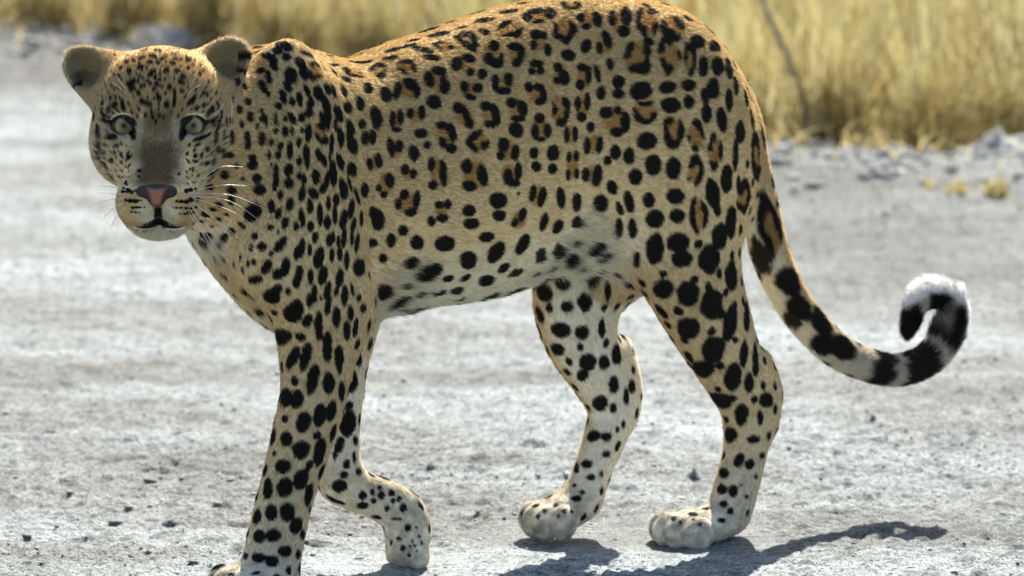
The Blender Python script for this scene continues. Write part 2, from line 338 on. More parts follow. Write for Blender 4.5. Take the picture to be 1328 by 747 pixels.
# ------------------------------------------------------------------ coat markings read off the photograph: region origin, scale, spots "x y rx ry [angle]" (r = rosette, f = faint)
MARKS = [
((430, 0, 3.32), """770 40 45 15 -12;655 78 48 18 -12;560 108 28 10 -15;460 140 55 18 -15;355 165 35 12 -20;330 188 45 12 -20;255 208 42 14 -15;130 260 60 14 -12;250 242 40 14 -10;20 275 30 10 -10
t905 52 72 36 -15;850 65 26 26;885 38 40 20 -15;945 50 30 34 -20;890 85 30 12 -10;r1030 12 45 22;t1110 75 50 42 20;1080 70 22 24;1145 70 24 40 -10;1105 108 26 18;t1250 85 50 62 10;1215 65 22 36;1270 60 30 50;1265 125 32 30;r770 115 55 38;r585 158 52 36 25;655 128 32 16 15;595 195 36 16 25;r485 192 45 24 10;390 205 52 18 15;430 238 40 16 10
r210 297 38 36;r325 280 45 30 15;r100 305 45 24 10;70 335 30 14 20;t570 265 60 45 25;540 265 30 36 -10;592 245 36 22 25;597 300 20 20;655 315 24 28;t697 222 50 62;700 190 30 28;675 240 26 30;715 262 34 26;737 240 14 28;t800 225 42 55 -10;800 198 42 22 10;822 228 20 40;803 266 24 24;t900 175 48 62 20;880 138 30 26;915 142 18 24;880 190 18 26;935 205 20 32;r1010 125 48 55;1100 198 26 38 15;t1180 180 42 55;1195 165 22 44 -20;1160 205 18 28
1022 235 36 28 20;t885 285 40 32;890 270 36 20;865 300 18 18;907 300 20 22;t990 318 38 55 15;980 285 22 24;1008 328 28 40 -20;975 345 18 18;t1090 328 36 58 -5;1095 290 34 20 10;1112 325 16 40;1080 365 24 26;1155 318 16 42 -15;1208 272 18 32 -10;1240 350 32 34;1170 400 24 34;1245 405 30 24;t455 340 62 62 15;420 330 24 44 -15;460 295 40 22 10;497 370 26 36;487 325 14 30;t325 375 60 52 25;290 385 22 44 10;340 350 40 28 30;370 385 18 36;240 400 30 40 -20;165 375 26 30
200 500 28 60 -10;140 530 20 24;t165 595 34 42;150 590 20 36;187 590 18 38;130 440 20 36 -10;t600 380 52 42 10;575 365 20 30 -10;634 372 26 24;600 408 30 16 15;t748 358 50 45;715 355 20 40;772 340 24 34;745 385 40 20;t892 400 45 55 15;855 368 20 26 -20;900 375 30 20 20;920 410 20 36;905 440 24 20;r995 478 38 68;t1090 465 40 62;1070 450 16 34;1112 440 16 44;1085 500 26 24;t1225 525 65 68;1190 490 34 30 -20;1235 472 20 22;1272 530 26 52;1235 572 34 24;450 440 38 34 20;t285 510 32 48;268 505 16 44;303 500 16 40;285 548 26 14
t372 490 45 38;345 485 20 28;392 480 20 36;390 565 32 26;t572 485 42 60 -30;550 455 28 28;587 490 20 48 -25;600 525 24 24;t690 488 40 62 -20;670 450 28 24;712 490 22 54 -15;695 532 32 20 10;t808 463 45 52;785 440 28 24 -10;828 460 24 44 -10;810 502 36 16;805 558 35 40 -20;t910 555 42 62;903 515 26 26;885 572 20 40;937 570 20 38;908 602 28 12;t1038 580 35 45;1022 585 16 40;1060 575 15 40;1122 555 20 26;t1140 620 42 48;1110 630 18 44;1160 625 18 46 8;t505 585 45 75 -15;480 530 34 20 10;527 570 22 48 -15;485 605 20 26 -20;525 637 28 24;r640 610 45 45;418 620 20 20
t280 640 38 45;262 640 18 50 -10;300 625 20 34;360 665 26 40 -15;t190 700 38 42;173 710 18 34 -8;212 695 20 38 -5;90 605 20 55 -10;t765 645 48 52;748 630 28 36;802 650 20 38;738 668 20 24;880 665 22 30;960 665 30 40;1225 660 28 36;1290 670 28 40;1195 700 20 24;t1045 690 28 40;1030 680 14 26;1062 680 14 26"""),
((430, 200, 3.32), """r190 45 36 45;95 70 24 36;150 155 20 36;t245 130 40 52;256 120 24 36 -15;212 145 16 20;236 176 18 18;370 15 22 30;t345 80 35 30;325 72 22 26;358 85 18 26;t465 80 45 80;440 40 20 36 10;490 85 20 66 -5;440 136 24 24;t625 90 62 78;588 50 30 36;660 90 26 52 -10;600 140 36 26 10;t780 90 44 52;768 98 24 40;811 80 20 42;790 126 34 20;740 10 24 18;797 10 20 22;888 60 24 26;962 60 24 26;t1045 70 30 45;1026 28 13 22;1062 28 13 22;1026 88 13 26;1062 88 13 26;t1140 100 42 55;1105 90 20 38;1152 95 24 52 10
t335 215 58 62;320 180 22 28 20;292 222 18 28;372 205 18 48 5;345 253 32 22;t475 250 34 22;470 220 24 20;510 214 22 24;440 286 22 26;485 280 30 22;600 245 34 30;610 305 40 28;728 205 44 40;728 275 32 28;t815 285 38 48 25;828 268 20 34 15;795 305 18 24 20;f815 172 8 10;t895 180 42 52 15;874 172 18 44 8;917 185 20 48 15;995 195 22 50 -5;1065 205 24 46;1165 215 36 42;205 285 32 52;310 335 26 26
262 378 22 35;370 388 32 36;495 390 46 40;675 360 38 26 -10;830 390 28 55 30;715 430 35 58 35;920 300 20 45 15;985 315 25 38 35;f1065 300 24 28;595 465 40 45;350 475 40 25 -30;425 515 70 36 -25;510 540 30 18 -15;585 540 30 16 -30
668 555 42 32 -10;750 495 35 22 -35;f808 515 40 18 -15;f465 605 32 14;f545 595 30 20;235 595 45 42;295 645 60 26 -25;145 670 18 22;1040 465 38 42 20;1145 415 50 28 -25;f985 425 28 36;f910 440 25 40;1190 445 40 15 -35
1085 495 20 20;1130 540 30 46 20;905 600 36 52 -25;995 565 36 34;1100 645 36 45;1015 668 32 28;885 695 20 45 -20;1195 600 16 50;1240 330 20 50;1215 150 26 36 -20;1290 210 26 55 -15;1250 230 18 36 -20;1305 325 22 50;1310 460 18 40"""),
((700, 0, 1.8675), """r265 45 28 38;r325 60 28 32 -20;385 95 20 18 20;430 110 18 16;435 155 17 24;r240 135 33 42;r315 130 26 42 -10;r367 135 15 40;398 155 13 26;462 160 12 28;315 210 22 16;322 252 26 20;365 205 18 16;368 248 16 18;425 212 17 26
405 235 11 20 -10;408 277 14 24;250 220 28 24 -15;r258 275 30 28;462 235 10 28;445 290 13 34 -10;r325 325 25 38;r382 330 20 38;r430 365 18 42;265 342 25 22;220 375 15 20;238 428 18 20;280 403 20 28;328 410 20 28
r382 415 20 36;458 437 15 35;425 470 18 38 -10;268 487 16 20;278 535 24 22;330 478 22 20;335 525 20 18;r388 525 22 42;468 540 14 42;440 575 20 34;275 607 22 38;340 590 28 26;342 632 26 22;415 633 28 36;235 635 14 22 -30
180 370 15 20;220 485 14 30 -10;175 455 12 18;490 325 14 28;r530 380 20 60 -6;r500 478 22 40;520 290 8 26 -10;480 372 8 40;505 235 8 22 -10;480 205 9 24;545 330 6 30 -10;487 445 6 22"""),
((660, 300, 1.67), """332 128 24 24;392 140 26 30;445 160 26 36 10;487 95 16 36;385 215 28 24 10;448 258 28 32 10;485 200 16 44 10;520 180 10 36;515 265 10 32;538 280 8 40;418 305 26 20 20;490 318 20 32 10;525 330 12 22;450 370 30 18 20;562 367 18 18
502 402 16 26;475 445 14 18;535 453 16 10;550 405 8 18;495 492 12 18 30;523 507 12 12;460 520 12 12 30;455 558 12 12;490 563 12 15;460 588 11 8;485 605 8 8;465 622 10 6;553 490 7 8;568 445 6 10;520 575 5 7;325 175 8 22 -40
385 275 8 18 -30;505 545 4 4;540 530 5 5;75 133 20 26 -25;118 117 18 16;168 158 20 22;125 168 17 15;110 218 24 18 15;163 222 18 17;62 182 8 20 -20;100 257 18 14 30;175 288 20 20;211 287 13 18;155 316 14 16 30;197 378 18 18;232 336 12 20
238 265 12 26;205 215 8 24;180 442 16 14 -30;216 446 12 11;165 502 14 11;215 485 10 8;140 510 7 14;180 532 10 7;147 574 12 8;205 525 6 6;140 545 6 5;228 387 9 12;258 360 7 20;272 335 9 16;250 420 5 10;160 560 6 5;218 140 10 36
185 100 16 24 30;240 430 5 7;f352 618 6 8;f372 628 5 6;f395 622 5 7;f75 600 5 6;f100 590 6 6;f120 600 4 6;f60 615 5 5;f105 615 4 4;f140 602 6 4;f420 632 5 5"""),
((260, 380, 2.036), """187 15 24 22;155 55 14 14;243 55 26 32 35;206 115 26 24;280 80 12 20 20;315 90 12 40;240 175 15 34 25;273 172 15 42 15;338 145 14 42;362 70 12 30;372 178 12 40;388 105 10 26;402 55 9 22;195 155 8 22 -30;300 230 17 42 10;342 243 17 30
218 275 18 26 10;252 285 18 26 15;316 327 17 34 10;350 318 14 28 10;218 332 9 11;270 343 20 30 10;220 385 16 20;272 418 24 26 20;319 425 15 40 10;186 378 9 24 10;190 422 6 8;211 455 22 20;357 370 10 26 10;270 495 20 30 20
223 515 22 27 20;173 515 14 27;165 465 8 18 20;322 478 8 22 20;352 430 6 14;292 535 11 32 10;184 585 18 22;236 580 21 26;142 588 12 22 10;258 618 17 24 20;148 645 16 18;197 646 21 18;148 695 20 14;193 708 20 16 15;230 682 18 16
275 640 8 16;265 690 8 14;115 690 8 10;240 735 8 12;75 740 10 6;136 550 4 12;292 575 5 10;395 345 22 36 10;405 238 16 32;378 262 9 28;366 398 13 22 10;393 450 10 14;385 480 12 12;366 512 20 18;430 538 12 12;428 568 16 10
458 525 7 9;460 550 8 8;485 535 10 12;495 575 8 9;510 525 10 10;515 550 8 8;478 510 6 6;530 545 7 9;540 565 10 12;520 603 16 5;460 597 13 6 10;350 552 30 6 25;550 622 9 11;520 650 9 6;528 673 8 9;560 650 5 6;575 615 4 5
580 640 5 6;545 690 5 6;565 665 4 5;590 655 4 6;500 660 4 8;550 665 4 4;425 470 8 10;575 680 4 4;410 430 5 16"""),
((300, 40, 6.225), """210 115 40 26 10;165 200 28 40 -35;420 95 72 36 20;370 145 40 28 20;440 190 36 34 20;285 195 65 30 20;330 260 32 60 -30;235 305 36 28;285 355 24 55 -15;240 430 28 60 -25;275 490 18 40 -25;480 340 48 62 -25;450 440 28 55 -25
410 515 28 60 -20;390 590 35 28 45;505 565 22 40 -10;565 545 24 60 -8;575 690 26 38 -15;505 700 25 55 -30;620 470 20 50 -20;650 570 26 60;645 655 32 40 20;715 490 35 60 -15;775 590 28 90 -12;795 680 30 60 -10;745 680 18 40 -15
625 170 60 18 20;570 240 32 50 -35;600 330 36 60 -20;r690 305 55 75 -10;790 465 25 50 -20;840 480 22 60 -15;840 320 16 50 -35;860 270 45 14 -5;925 475 26 55 -15;950 605 35 55 -15;880 660 32 65 -15;955 380 26 36 -20;65 400 22 36
115 440 20 30 -20;125 345 14 35 -20;150 565 25 30 -20;85 630 24 34;160 685 26 45;255 650 15 40 -10;280 700 16 50 -10;365 690 16 50;435 695 18 28;30 545 8 30"""),
((290, 150, 4.98), """65 135 18 45;15 140 8 25;125 45 16 24;180 15 18 24;220 60 12 22 20;255 10 14 20;282 35 12 36 -10;162 135 18 35;168 190 22 36;263 145 24 45;342 25 12 24;345 90 14 24;400 10 16 20;402 92 18 34;460 30 18 46 -15;455 90 14 28
515 15 18 24 -20;558 105 22 58;520 100 14 22;r640 110 38 75 -20;670 25 24 58 -20;737 60 13 45 -5;772 140 20 65 -5;770 15 14 28 -15;835 75 24 50 -20;845 200 32 60 -15;905 45 32 36 -30;920 155 24 38;970 135 26 52 -10;320 172 14 30
370 180 18 28;438 210 19 52;495 170 15 35;305 255 14 30;367 248 16 28;495 285 16 30;548 265 20 80 -5;430 340 28 40 15;315 330 10 14;350 335 14 40;340 365 14 35 10;323 440 19 52 10;200 270 26 24;200 322 34 32;100 325 14 18
55 255 22 22;10 250 12 35;15 395 24 30 -30;135 415 14 14;215 420 28 30;230 490 40 34;65 490 30 24 15;50 560 22 32;180 640 62 48 -45;430 447 30 34;380 520 16 32;500 380 16 28;522 430 16 45;515 520 22 45 10;442 570 25 45 10
305 590 22 42;347 645 22 36 10;405 700 24 40 15;290 730 22 18;595 505 25 45 -30;610 390 24 48 -5;625 240 20 42 -15;660 285 18 45 -15;680 420 16 65 8;660 465 22 38 20;715 190 14 65 2;700 270 8 35;720 380 20 80 -5;715 440 14 35 -10
765 300 20 55 -15;790 475 25 68 -8;830 350 22 55 -10;855 370 20 48 -10;825 440 10 50 -15;958 335 32 55 -10;925 480 28 50 -15;875 530 12 55 -18;572 590 20 50;518 665 18 60 -5;480 720 20 30;575 725 22 35;632 640 18 75;690 570 14 45
735 555 18 42;733 640 15 60;680 690 22 45;785 675 24 62 8;840 600 18 65 8;855 700 15 50 12;900 675 12 50;980 635 30 45 -10"""),
((230, 230, 6.225), """265 95 40 28;340 240 35 20 25;300 270 30 18 20;265 280 18 14;215 315 40 18 30;333 352 26 22;395 320 24 16 10;195 370 18 20;145 380 14 20 -30;272 410 14 14;105 425 14 12;505 390 42 20 40;425 430 38 24 30;365 490 45 35 -30
245 480 34 22 30;185 475 22 26 -35;225 510 22 30 -20;195 545 50 26 35;125 555 20 26 -25;55 480 14 24;330 560 20 24;140 615 16 22;210 685 20 28;300 665 14 20;375 668 16 24;490 655 12 34;445 715 20 30;100 600 12 20;180 720 14 10"""),
((310, 290, 4.98), """100 75 20 22;190 45 22 36 20;240 68 10 14;305 15 22 28 20;285 135 28 58 35;60 155 14 24;140 150 28 30 35;200 205 16 18;45 262 12 24;88 260 14 20;10 310 10 24;170 290 28 48 25;300 290 28 60 10;265 335 40 32 -20;97 378 46 26 -5
30 448 26 26;85 488 18 14;235 445 38 30 -30;195 500 48 40;60 575 14 28 -20;130 585 30 35;220 588 24 22;150 660 12 10;375 550 36 50 20;320 610 45 50 40;325 450 15 26;380 35 20 38;378 195 18 50 5;420 165 20 60 5;405 305 24 40
385 375 26 55 10;475 40 20 42 5;505 100 18 40 8;468 170 14 38 8;530 225 28 70 10;475 355 18 50;558 335 28 60 12;460 510 18 45;492 465 18 58 5;440 645 22 48 20;535 485 8 16;585 440 20 58 15;590 540 20 65 10;518 660 24 90 2;635 620 30 75
597 105 20 40;622 90 12 35;655 110 12 36;693 95 15 60 5;612 210 16 48;663 205 18 42;705 245 14 60;660 355 24 58 10;650 425 14 45 15;695 465 22 62 3;728 580 22 55;695 700 22 60 -12;760 690 16 60 10;740 110 12 45;775 130 15 60 8
740 430 10 50 -10;795 280 40 55;870 130 32 28;940 235 26 30;785 480 16 24;825 560 24 36"""),  # one large blotch here is fur shadow behind the elbow, painted as a spot
((930, 150, 1.867), """65 50 12 26;r103 105 18 60 -8;f70 200 22 42 -8;r130 270 24 75 -15;f105 345 22 45 -20;180 405 26 40 -30;205 470 24 36 -45;f180 500 20 26 -40;255 495 18 40 -35;255 560 32 26 20;310 560 26 38 -45;135 130 6 30 -8;150 205 6 30 -8
172 285 6 30 -12;195 360 7 30 -15;232 440 8 30 -25"""),
((70, 40, 5.336), """265 595 18 42;295 690 18 50 -5;330 605 14 30 10;325 545 12 24;325 490 18 24 30;365 535 14 26 20;410 505 20 28 35;380 460 12 20 20;415 455 10 14;460 485 14 26;465 530 18 24;425 545 14 12;535 345 28 22 -30;505 360 16 16;520 400 18 22
545 390 12 18;570 425 18 20 -30;595 480 20 24 -30;625 500 16 22;655 520 16 22;605 370 24 18 -20;580 330 12 16;595 240 24 24;515 270 18 24;455 250 16 16;495 205 22 14 -15;550 195 16 12;600 175 28 12 -10;610 130 32 14 -10;500 165 18 14 -15
660 205 24 16;680 160 26 16 15;715 125 30 16 10;720 210 18 14;610 100 22 10 -15;660 290 16 18;690 265 14 14;690 310 12 20;640 330 14 12;660 350 12 16;685 390 14 18;720 365 16 12;700 430 14 18;735 450 12 24;680 455 10 14;730 320 14 14
620 575 14 20;670 585 12 18;730 575 12 16;705 615 10 16;590 300 10 10;440 300 14 14;405 395 10 14;125 410 14 30 -10;235 690 8 30 -15"""),
((190, 40, 5.336), """75 115 36 16 10;110 180 18 18;35 160 26 16 15;85 210 22 14 10;210 115 36 12 10;200 150 22 10;205 180 22 10;190 215 24 14 20;295 188 20 18;140 262 24 24;215 268 24 18;255 300 24 18 30;295 245 14 12;250 345 30 16 30;165 375 18 22
255 405 20 14 30;210 420 12 30;205 480 12 45 5;155 505 20 26;110 440 16 20;75 450 10 16;35 280 14 24;100 330 14 18;60 350 16 14;130 320 10 14;35 405 14 16;110 370 12 12;20 520 16 22;30 585 12 18;88 575 10 14;65 615 10 14;125 590 8 14
85 500 8 12;300 490 14 20;330 480 16 24;360 520 18 18;405 505 14 18;350 460 12 20;430 435 14 20 -20;400 420 10 18;505 505 16 26 -20;470 540 16 26 -15;445 575 12 26;528 580 14 30;515 640 12 32;478 640 14 36;495 710 14 34;565 630 10 36
600 615 12 24;640 345 22 34;690 380 18 30 -20;660 545 22 34;720 585 24 40;715 485 26 30 -20;665 635 20 26;605 715 20 36;705 715 22 36;550 710 8 26"""),
((100, 170, 5.336), """135 15 18 40;140 110 18 36 -10;230 40 45 24 10;265 95 18 16;180 100 8 18;180 160 12 16;248 150 12 18;290 155 12 18;230 210 26 20;187 245 16 30 -30;240 335 40 16 40;290 215 10 14;140 175 14 36 -20;320 345 16 14;335 150 8 24 35
330 185 10 30 30;340 240 8 24 30;355 170 6 24 30;415 265 16 12;420 300 10 8;300 400 14 20;335 400 20 14;395 410 16 8;365 410 12 12;350 485 16 12;320 480 10 10;385 485 18 12;425 490 14 6;400 540 16 8;370 540 10 8;435 545 10 6
370 575 10 6;400 580 8 6;430 580 6 5;460 545 6 5"""),
((180, 170, 5.336), """485 130 18 22 10;405 165 14 18;445 170 12 24 5;480 222 24 16 -20;530 220 14 26 15;505 300 30 16 -30;565 135 16 26;598 160 10 30;550 40 14 50;605 50 10 30;655 40 20 45;645 165 26 20;690 240 20 22;590 315 36 26 35;735 340 20 16
f500 395 30 24;655 410 36 24 15;640 490 26 34;545 285 8 30 40;510 340 8 40 40;360 210 8 24 -40;400 210 16 10 40;390 270 8 20;425 310 10 16;390 345 10 14;290 285 10 12;440 45 55 16 -25;420 90 24 10 -20;515 155 8 18 20;340 405 12 14
375 398 16 12;410 395 14 12;275 495 10 8;310 490 14 10;345 485 16 12;380 475 16 14;425 467 16 12;265 548 8 8;300 545 12 7;340 545 12 8;380 540 14 8;412 532 12 9;290 590 6 6;325 590 10 6;360 580 14 10;385 575 14 12;240 545 5 5"""),
]
def vnoise(p, sc, seed=0):
    q = p * sc + seed * 17.31; i = np.floor(q).astype(np.int64); f = (q - i).astype(np.float32); f = f * f * (3 - 2 * f)
    def hsh(a): 
        v = (a[:, 0] * 374761393 + a[:, 1] * 668265263 + a[:, 2] * 2147483647 + seed * 974711) & 0x7fffffff
        v = (v ^ (v >> 13)) * 1274126177 & 0x7fffffff
        return ((v ^ (v >> 16)) & 0xffff).astype(np.float32) / 65535.
    out = 0
    for dx in (0, 1):
        for dy in (0, 1):
            for dz in (0, 1):
                wt = (f[:, 0] if dx else 1 - f[:, 0]) * (f[:, 1] if dy else 1 - f[:, 1]) * (f[:, 2] if dz else 1 - f[:, 2])
                out = out + wt * hsh(i + np.array([dx, dy, dz]))
    return out * 2 - 1
def sstep(a, b, x):
    t = np.clip((x - a) / (b - a), 0, 1); return t * t * (3 - 2 * t)

# vertex normals
def vnormals(V, Fq):
    n = np.cross(V[Fq[:, 2]] - V[Fq[:, 0]], V[Fq[:, 3]] - V[Fq[:, 1]])
    out = np.zeros_like(V)
    for c in range(4): np.add.at(out, Fq[:, c], n)
    return out / (np.linalg.norm(out, axis=1)[:, None] + 1e-12)
BN = vnormals(BV, BF)
if (BN * (BV - BV.mean(0))).sum(1).mean() < 0: BN = -BN; BF = BF[:, ::-1].copy()

# nearest part and fur direction per vertex
dist_tag = {}; FLOW = np.zeros_like(BV); WS = np.zeros(len(BV))
nosep = Hh(207, 240, .075)
hflow = BV - nosep; hflow /= np.linalg.norm(hflow, axis=1)[:, None]
for fn, lo_, hi_, k, op, fl, tag in PR:
    m = np.flatnonzero(((BV >= lo_) & (BV <= hi_)).all(1))
    if not len(m): continue
    v = fn(BV[m])
    t = dist_tag.setdefault(tag, np.full(len(BV), .1)); t[m] = np.minimum(t[m], np.abs(v) if op == 's' else v)
    if op == 'u':
        wgt = np.exp(-np.clip(v, -.005, 1) / .010)
        d = fl(BV[m]) if fl is not None else hflow[m]
        FLOW[m] += wgt[:, None] * d; WS[m] += wgt
FLOW /= WS[:, None] + 1e-9
FLOW -= BN * (FLOW * BN).sum(1)[:, None]; FLOW /= np.linalg.norm(FLOW, axis=1)[:, None] + 1e-9
def tagw(t, s=.012): return np.exp(-np.clip(dist_tag.get(t, np.full(len(BV), .1)), 0, 1) / s)
tw = {t: tagw(t) for t in ('torso', 'neck', 'chest', 'arm', 'leg', 'paw', 'tail', 'head', 'ear')}
tsum = sum(tw.values()) + 1e-9
tw = {t: v / tsum for t, v in tw.items()}

# ---- ground colour of the coat
def lerp_stops(v, stops):
    xs = [s[0] for s in stops]
    return np.stack([np.interp(v, xs, [s[1][i] for s in stops]) for i in range(3)], 1)
s_, l_, z_ = loc(BV)
ss = np.clip(s_, tt[0, 0], tt[-1, 0]); ztv = np.interp(ss, tt[:, 0], tt[:, 1]); zbv = np.interp(ss, tt[:, 0], tt[:, 2])
v_ = (z_ - zbv) / (ztv - zbv)
c_torso = lerp_stops(v_, [(-.05, (.78, .75, .69)), (.12, (.76, .68, .53)), (.28, (.68, .565, .38)), (.55, (.51, .405, .245)), (.8, (.425, .322, .178)), (.97, (.44, .325, .165))])  # pale belly is coat colour; upper flank darkened further with painted shade
groin = sstep(.30, .18, np.abs(s_ - .24) * 3.0 + np.abs(v_ - .06) * 1.1 + .04 * vnoise(BV, 40, 18)) ; arm_ = sstep(.075, .045, np.hypot((s_ - .535), (v_ - .06) * .30))
c_torso = c_torso * (1 - .55 * np.maximum(groin, arm_))[:, None] + (.55 * np.maximum(groin, arm_))[:, None] * np.array([.74, .70, .62])
c_chest = lerp_stops(v_, [(-.1, (.60, .51, .36)), (.3, (.54, .44, .285)), (.6, (.46, .36, .215))])
c_leg = lerp_stops(z_, [(.0, (.56, .53, .47)), (.08, (.58, .52, .42)), (.2, (.54, .445, .305)), (.4, (.52, .42, .27)), (.6, (.50, .395, .245))])
inner = sstep(-.2, .5, (BN @ N)) * (l_ < -.005)      # inside of the far legs
c_leg = c_leg * (1 - inner[:, None]) + inner[:, None] * np.array([.74, .69, .60])
c_paw = np.array([.55, .52, .46]) * (1 + .45 * vnoise(BV, 110, 16) + .25 * vnoise(BV, 45, 17))[:, None]
under = sstep(.15, -.5, BN[:, 2])
c_tail = np.array([.54, .43, .28]) * (1 - under[:, None]) + under[:, None] * np.array([.76, .71, .62])
# --- face
fx, fy, ff = hco(BV)
ax_ = np.abs(fx - 207)
c_head = lerp_stops(fy, [(60, (.60, .42, .19)), (105, (.60, .45, .25)), (140, (.62, .49, .31)), (175, (.74, .61, .41)), (250, (.76, .66, .48)), (300, (.86, .83, .76))])
def mixc(c, m, colr): m = m[:, None]; return c * (1 - m) + m * np.array(colr)
wob = vnoise(BV, 70, 3) * 5
c_head = mixc(c_head, sstep(44, 14, ax_ + wob) * sstep(150, 192, fy) * sstep(244, 230, fy) * (ff > 0), (.130, .085, .045))
c_head = mixc(c_head, sstep(22, 10, ax_ + wob) * sstep(135, 150, fy) * sstep(185, 165, fy) * (ff > -.03), (.33, .225, .12))
for ex, ey in EYES:
    sx = -1 if ex < 207 else 1
    de = np.hypot((fx - ex) / 26, (fy - ey - 3) / 19)
    c_head = mixc(c_head, sstep(1.15, .8, de) * .8 * (ff > -.06), (.66, .60, .49))
    dt = np.hypot((fx - (ex - sx * 19)) / 8, (fy - ey - 10) / 22)
    c_head = mixc(c_head, sstep(1.2, .7, dt) * .35, (.47, .40, .29))
    c_head = mixc(c_head, sstep(1.2, .6, np.hypot((fx - (ex - sx * 16)) / 6, (fy - ey + 20) / 14)) * .8, (.50, .36, .19))
    rim = np.hypot((fx - ex) / 17.2, (fy - ey + 1) / 13.8)
    c_head = mixc(c_head, sstep(1.14, 1.00, rim + wob * .01) * (ff > -.06), (.012, .011, .010))
    c_head = mixc(c_head, sstep(1.25, .8, np.hypot((fx - (ex - sx * 14)) / 4.5, (fy - ey - 10) / 8)), (.015, .013, .012))
    c_head = mixc(c_head, sstep(1.25, .8, np.hypot((fx - (ex + sx * 17)) / 8, (fy - ey + 5) / 3.4)), (.02, .016, .013))
# muzzle
pad = sstep(66, 50, ax_) * sstep(240, 250, fy) * (ff > .0)
c_head = mixc(c_head, pad * .8, (.50, .36, .17))
c_head = mixc(c_head, sstep(1.1, .5, np.hypot((ax_ - 12) / 22, (fy - 272) / 17)) * (ff > 0), (.64, .60, .52))
c_head = mixc(c_head, sstep(287, 293, fy + wob * .4) * (ff > -.02), (.70, .67, .60))
lipd = dist_tag['lip']
c_head = mixc(c_head, sstep(1.0, .5, lipd / np.interp(ax_, [0, 12, 22, 36], [.0030, .0026, .0020, .0012])) * (fy > 258) * (fy < 296), (.012, .011, .010))
c_head = mixc(c_head, sstep(1.2, .75, np.hypot((fx - 208) / 9, (fy - 285) / 3)) * (ff > 0), (.010, .009, .009))
# ears: grey brown inside; pale fringe paints in backlight, dark base paints in cup shade
c_ear = np.tile(np.array([.44, .36, .245]), (len(BV), 1))
for ex, ey, ef, yw, ro in EARS:
    sx = -1 if ex < 207 else 1
    near = np.hypot(fx - ex, fy - ey) < 46
    ins = sstep(.2, .6, BN @ hf) * near
    ins2 = ins * sstep(34, 24, np.hypot(fx - ex, fy - ey))
    c_ear = mixc(c_ear, ins2, (.36, .31, .22))
    c_ear = mixc(c_ear, ins2 * sstep(1.1, .5, np.hypot((fx - ex) / 24, (fy - ey - 15) / 10)), (.06, .048, .035))
    c_ear = mixc(c_ear, near * sstep(.1, -.4, BN @ hf), (.10, .08, .06))
    c_ear = mixc(c_ear, near * sstep(.42, .2, np.abs(BN @ hf)) * sstep(24, 29, np.hypot(fx - ex, fy - ey)), (.66, .56, .38))
c_head = c_head * np.array([.97, .95, .90]) * (1 + .10 * vnoise(BV, 130, 12) + .10 * vnoise(BV, 330, 13))[:, None]
BASE = (c_torso * (tw['torso'] + tw['neck'] * .6)[:, None] + c_chest * (tw['chest'] + tw['arm'] + tw['neck'] * .4)[:, None] + c_leg * tw['leg'][:, None] + c_paw * tw['paw'][:, None] + c_tail * tw['tail'][:, None]
        + c_head * tw['head'][:, None] + c_ear * tw['ear'][:, None])
hfm = (sstep(-.075, -.05, ff) * (dist_tag['head'] < .008) * (fx > 112) * (fx < 300) * (fy > 55) * (1 - np.clip(tw['ear'] * 3, 0, 1)))[:, None]
BASE = BASE * (1 - hfm) + c_head * hfm
BASE = BASE * (1 + .07 * vnoise(BV, 35, 14) + .06 * vnoise(BV, 110, 15))[:, None]
facem = (tw['head'] + tw['ear'])
lum_ = BASE.mean(1); wm_ = sstep(.50, .64, lum_)[:, None]
BASE = np.clip(BASE, 0, 1) ** .92 * (np.where(facem[:, None] > .5, np.array([1.13, 1.10, .98]), (np.array([1.22, 1.115, .89]) * sstep(.01, .14, z_)[:, None] + (1 - sstep(.01, .14, z_)[:, None]) * np.array([1.09, 1.04, .94]))) * (1 - wm_) + wm_ * np.array([1.14, 1.10, 1.0]))
BASE = np.clip(BASE, 0, .86)
# ---- spots on the surface
SP = []
bp = proj(BV); bz = (BV - CAM) @ vd
order = np.argsort(bp[:, 0]); bxs = bp[order, 0]
for (ox, oy, sc), txt in MARKS:
    prev = np.array([s['px'] for s in SP if s['kind'] != 't']) if SP else np.zeros((0, 2))
    for e in txt.replace('\n', ';').split(';'):
        e = e.strip()
        if not e: continue
        kind = e[0] if e[0] in 'rft' else 's'; vals = [float(t) for t in e.lstrip('rft').split()]
        x, y, rx, ry = vals[:4]; an = vals[4] if len(vals) > 4 else 0.0
        x = ox + x / sc; y = oy + y / sc; rx /= sc; ry /= sc
        if ox < 200 and oy < 200: rx *= 1.06; ry *= 1.06
        if 150 < x < 266 and 240 < y < 290: rx *= 1.25; ry *= 1.2
        if kind == 'r': rx *= 1.08; ry *= 1.06
        if kind == 's' and sc == 3.32: rx *= .91; ry *= .91
        if kind == 's' and ox in (290, 300, 310): rx *= 1.14; ry *= 1.08
        if kind == 's' and sc == 1.67: rx *= .95; ry *= .95
        if kind == 't': rx *= .95; ry *= .95
        if len(prev) and kind != 't':
            dd = np.hypot(prev[:, 0] - x, prev[:, 1] - y)
            if dd.min() < max(3.0, .85 * min(rx, ry) + 1.0): continue
        a, b = np.searchsorted(bxs, [x - 3.5, x + 3.5]); ids = order[a:b]
        m = np.hypot(bp[ids, 0] - x, bp[ids, 1] - y) < 3.5; ids = ids[m]
        ids = ids[(BN[ids] @ -vd) > 0.02]
        if not len(ids): continue
        i = ids[np.argmin(bz[ids])]
        n = BN[i] * 1.0; c = n @ -vd
        if c < .6: n = n + (-vd) * (.6 - c); n /= np.linalg.norm(n)
        SP.append(dict(px=(x, y), h=BV[i], n=n, rx=rx, ry=ry, an=an, kind=kind, scale=FX / bz[i], seed=len(SP)))
n_traced = len(SP)
print('markings', n_traced)
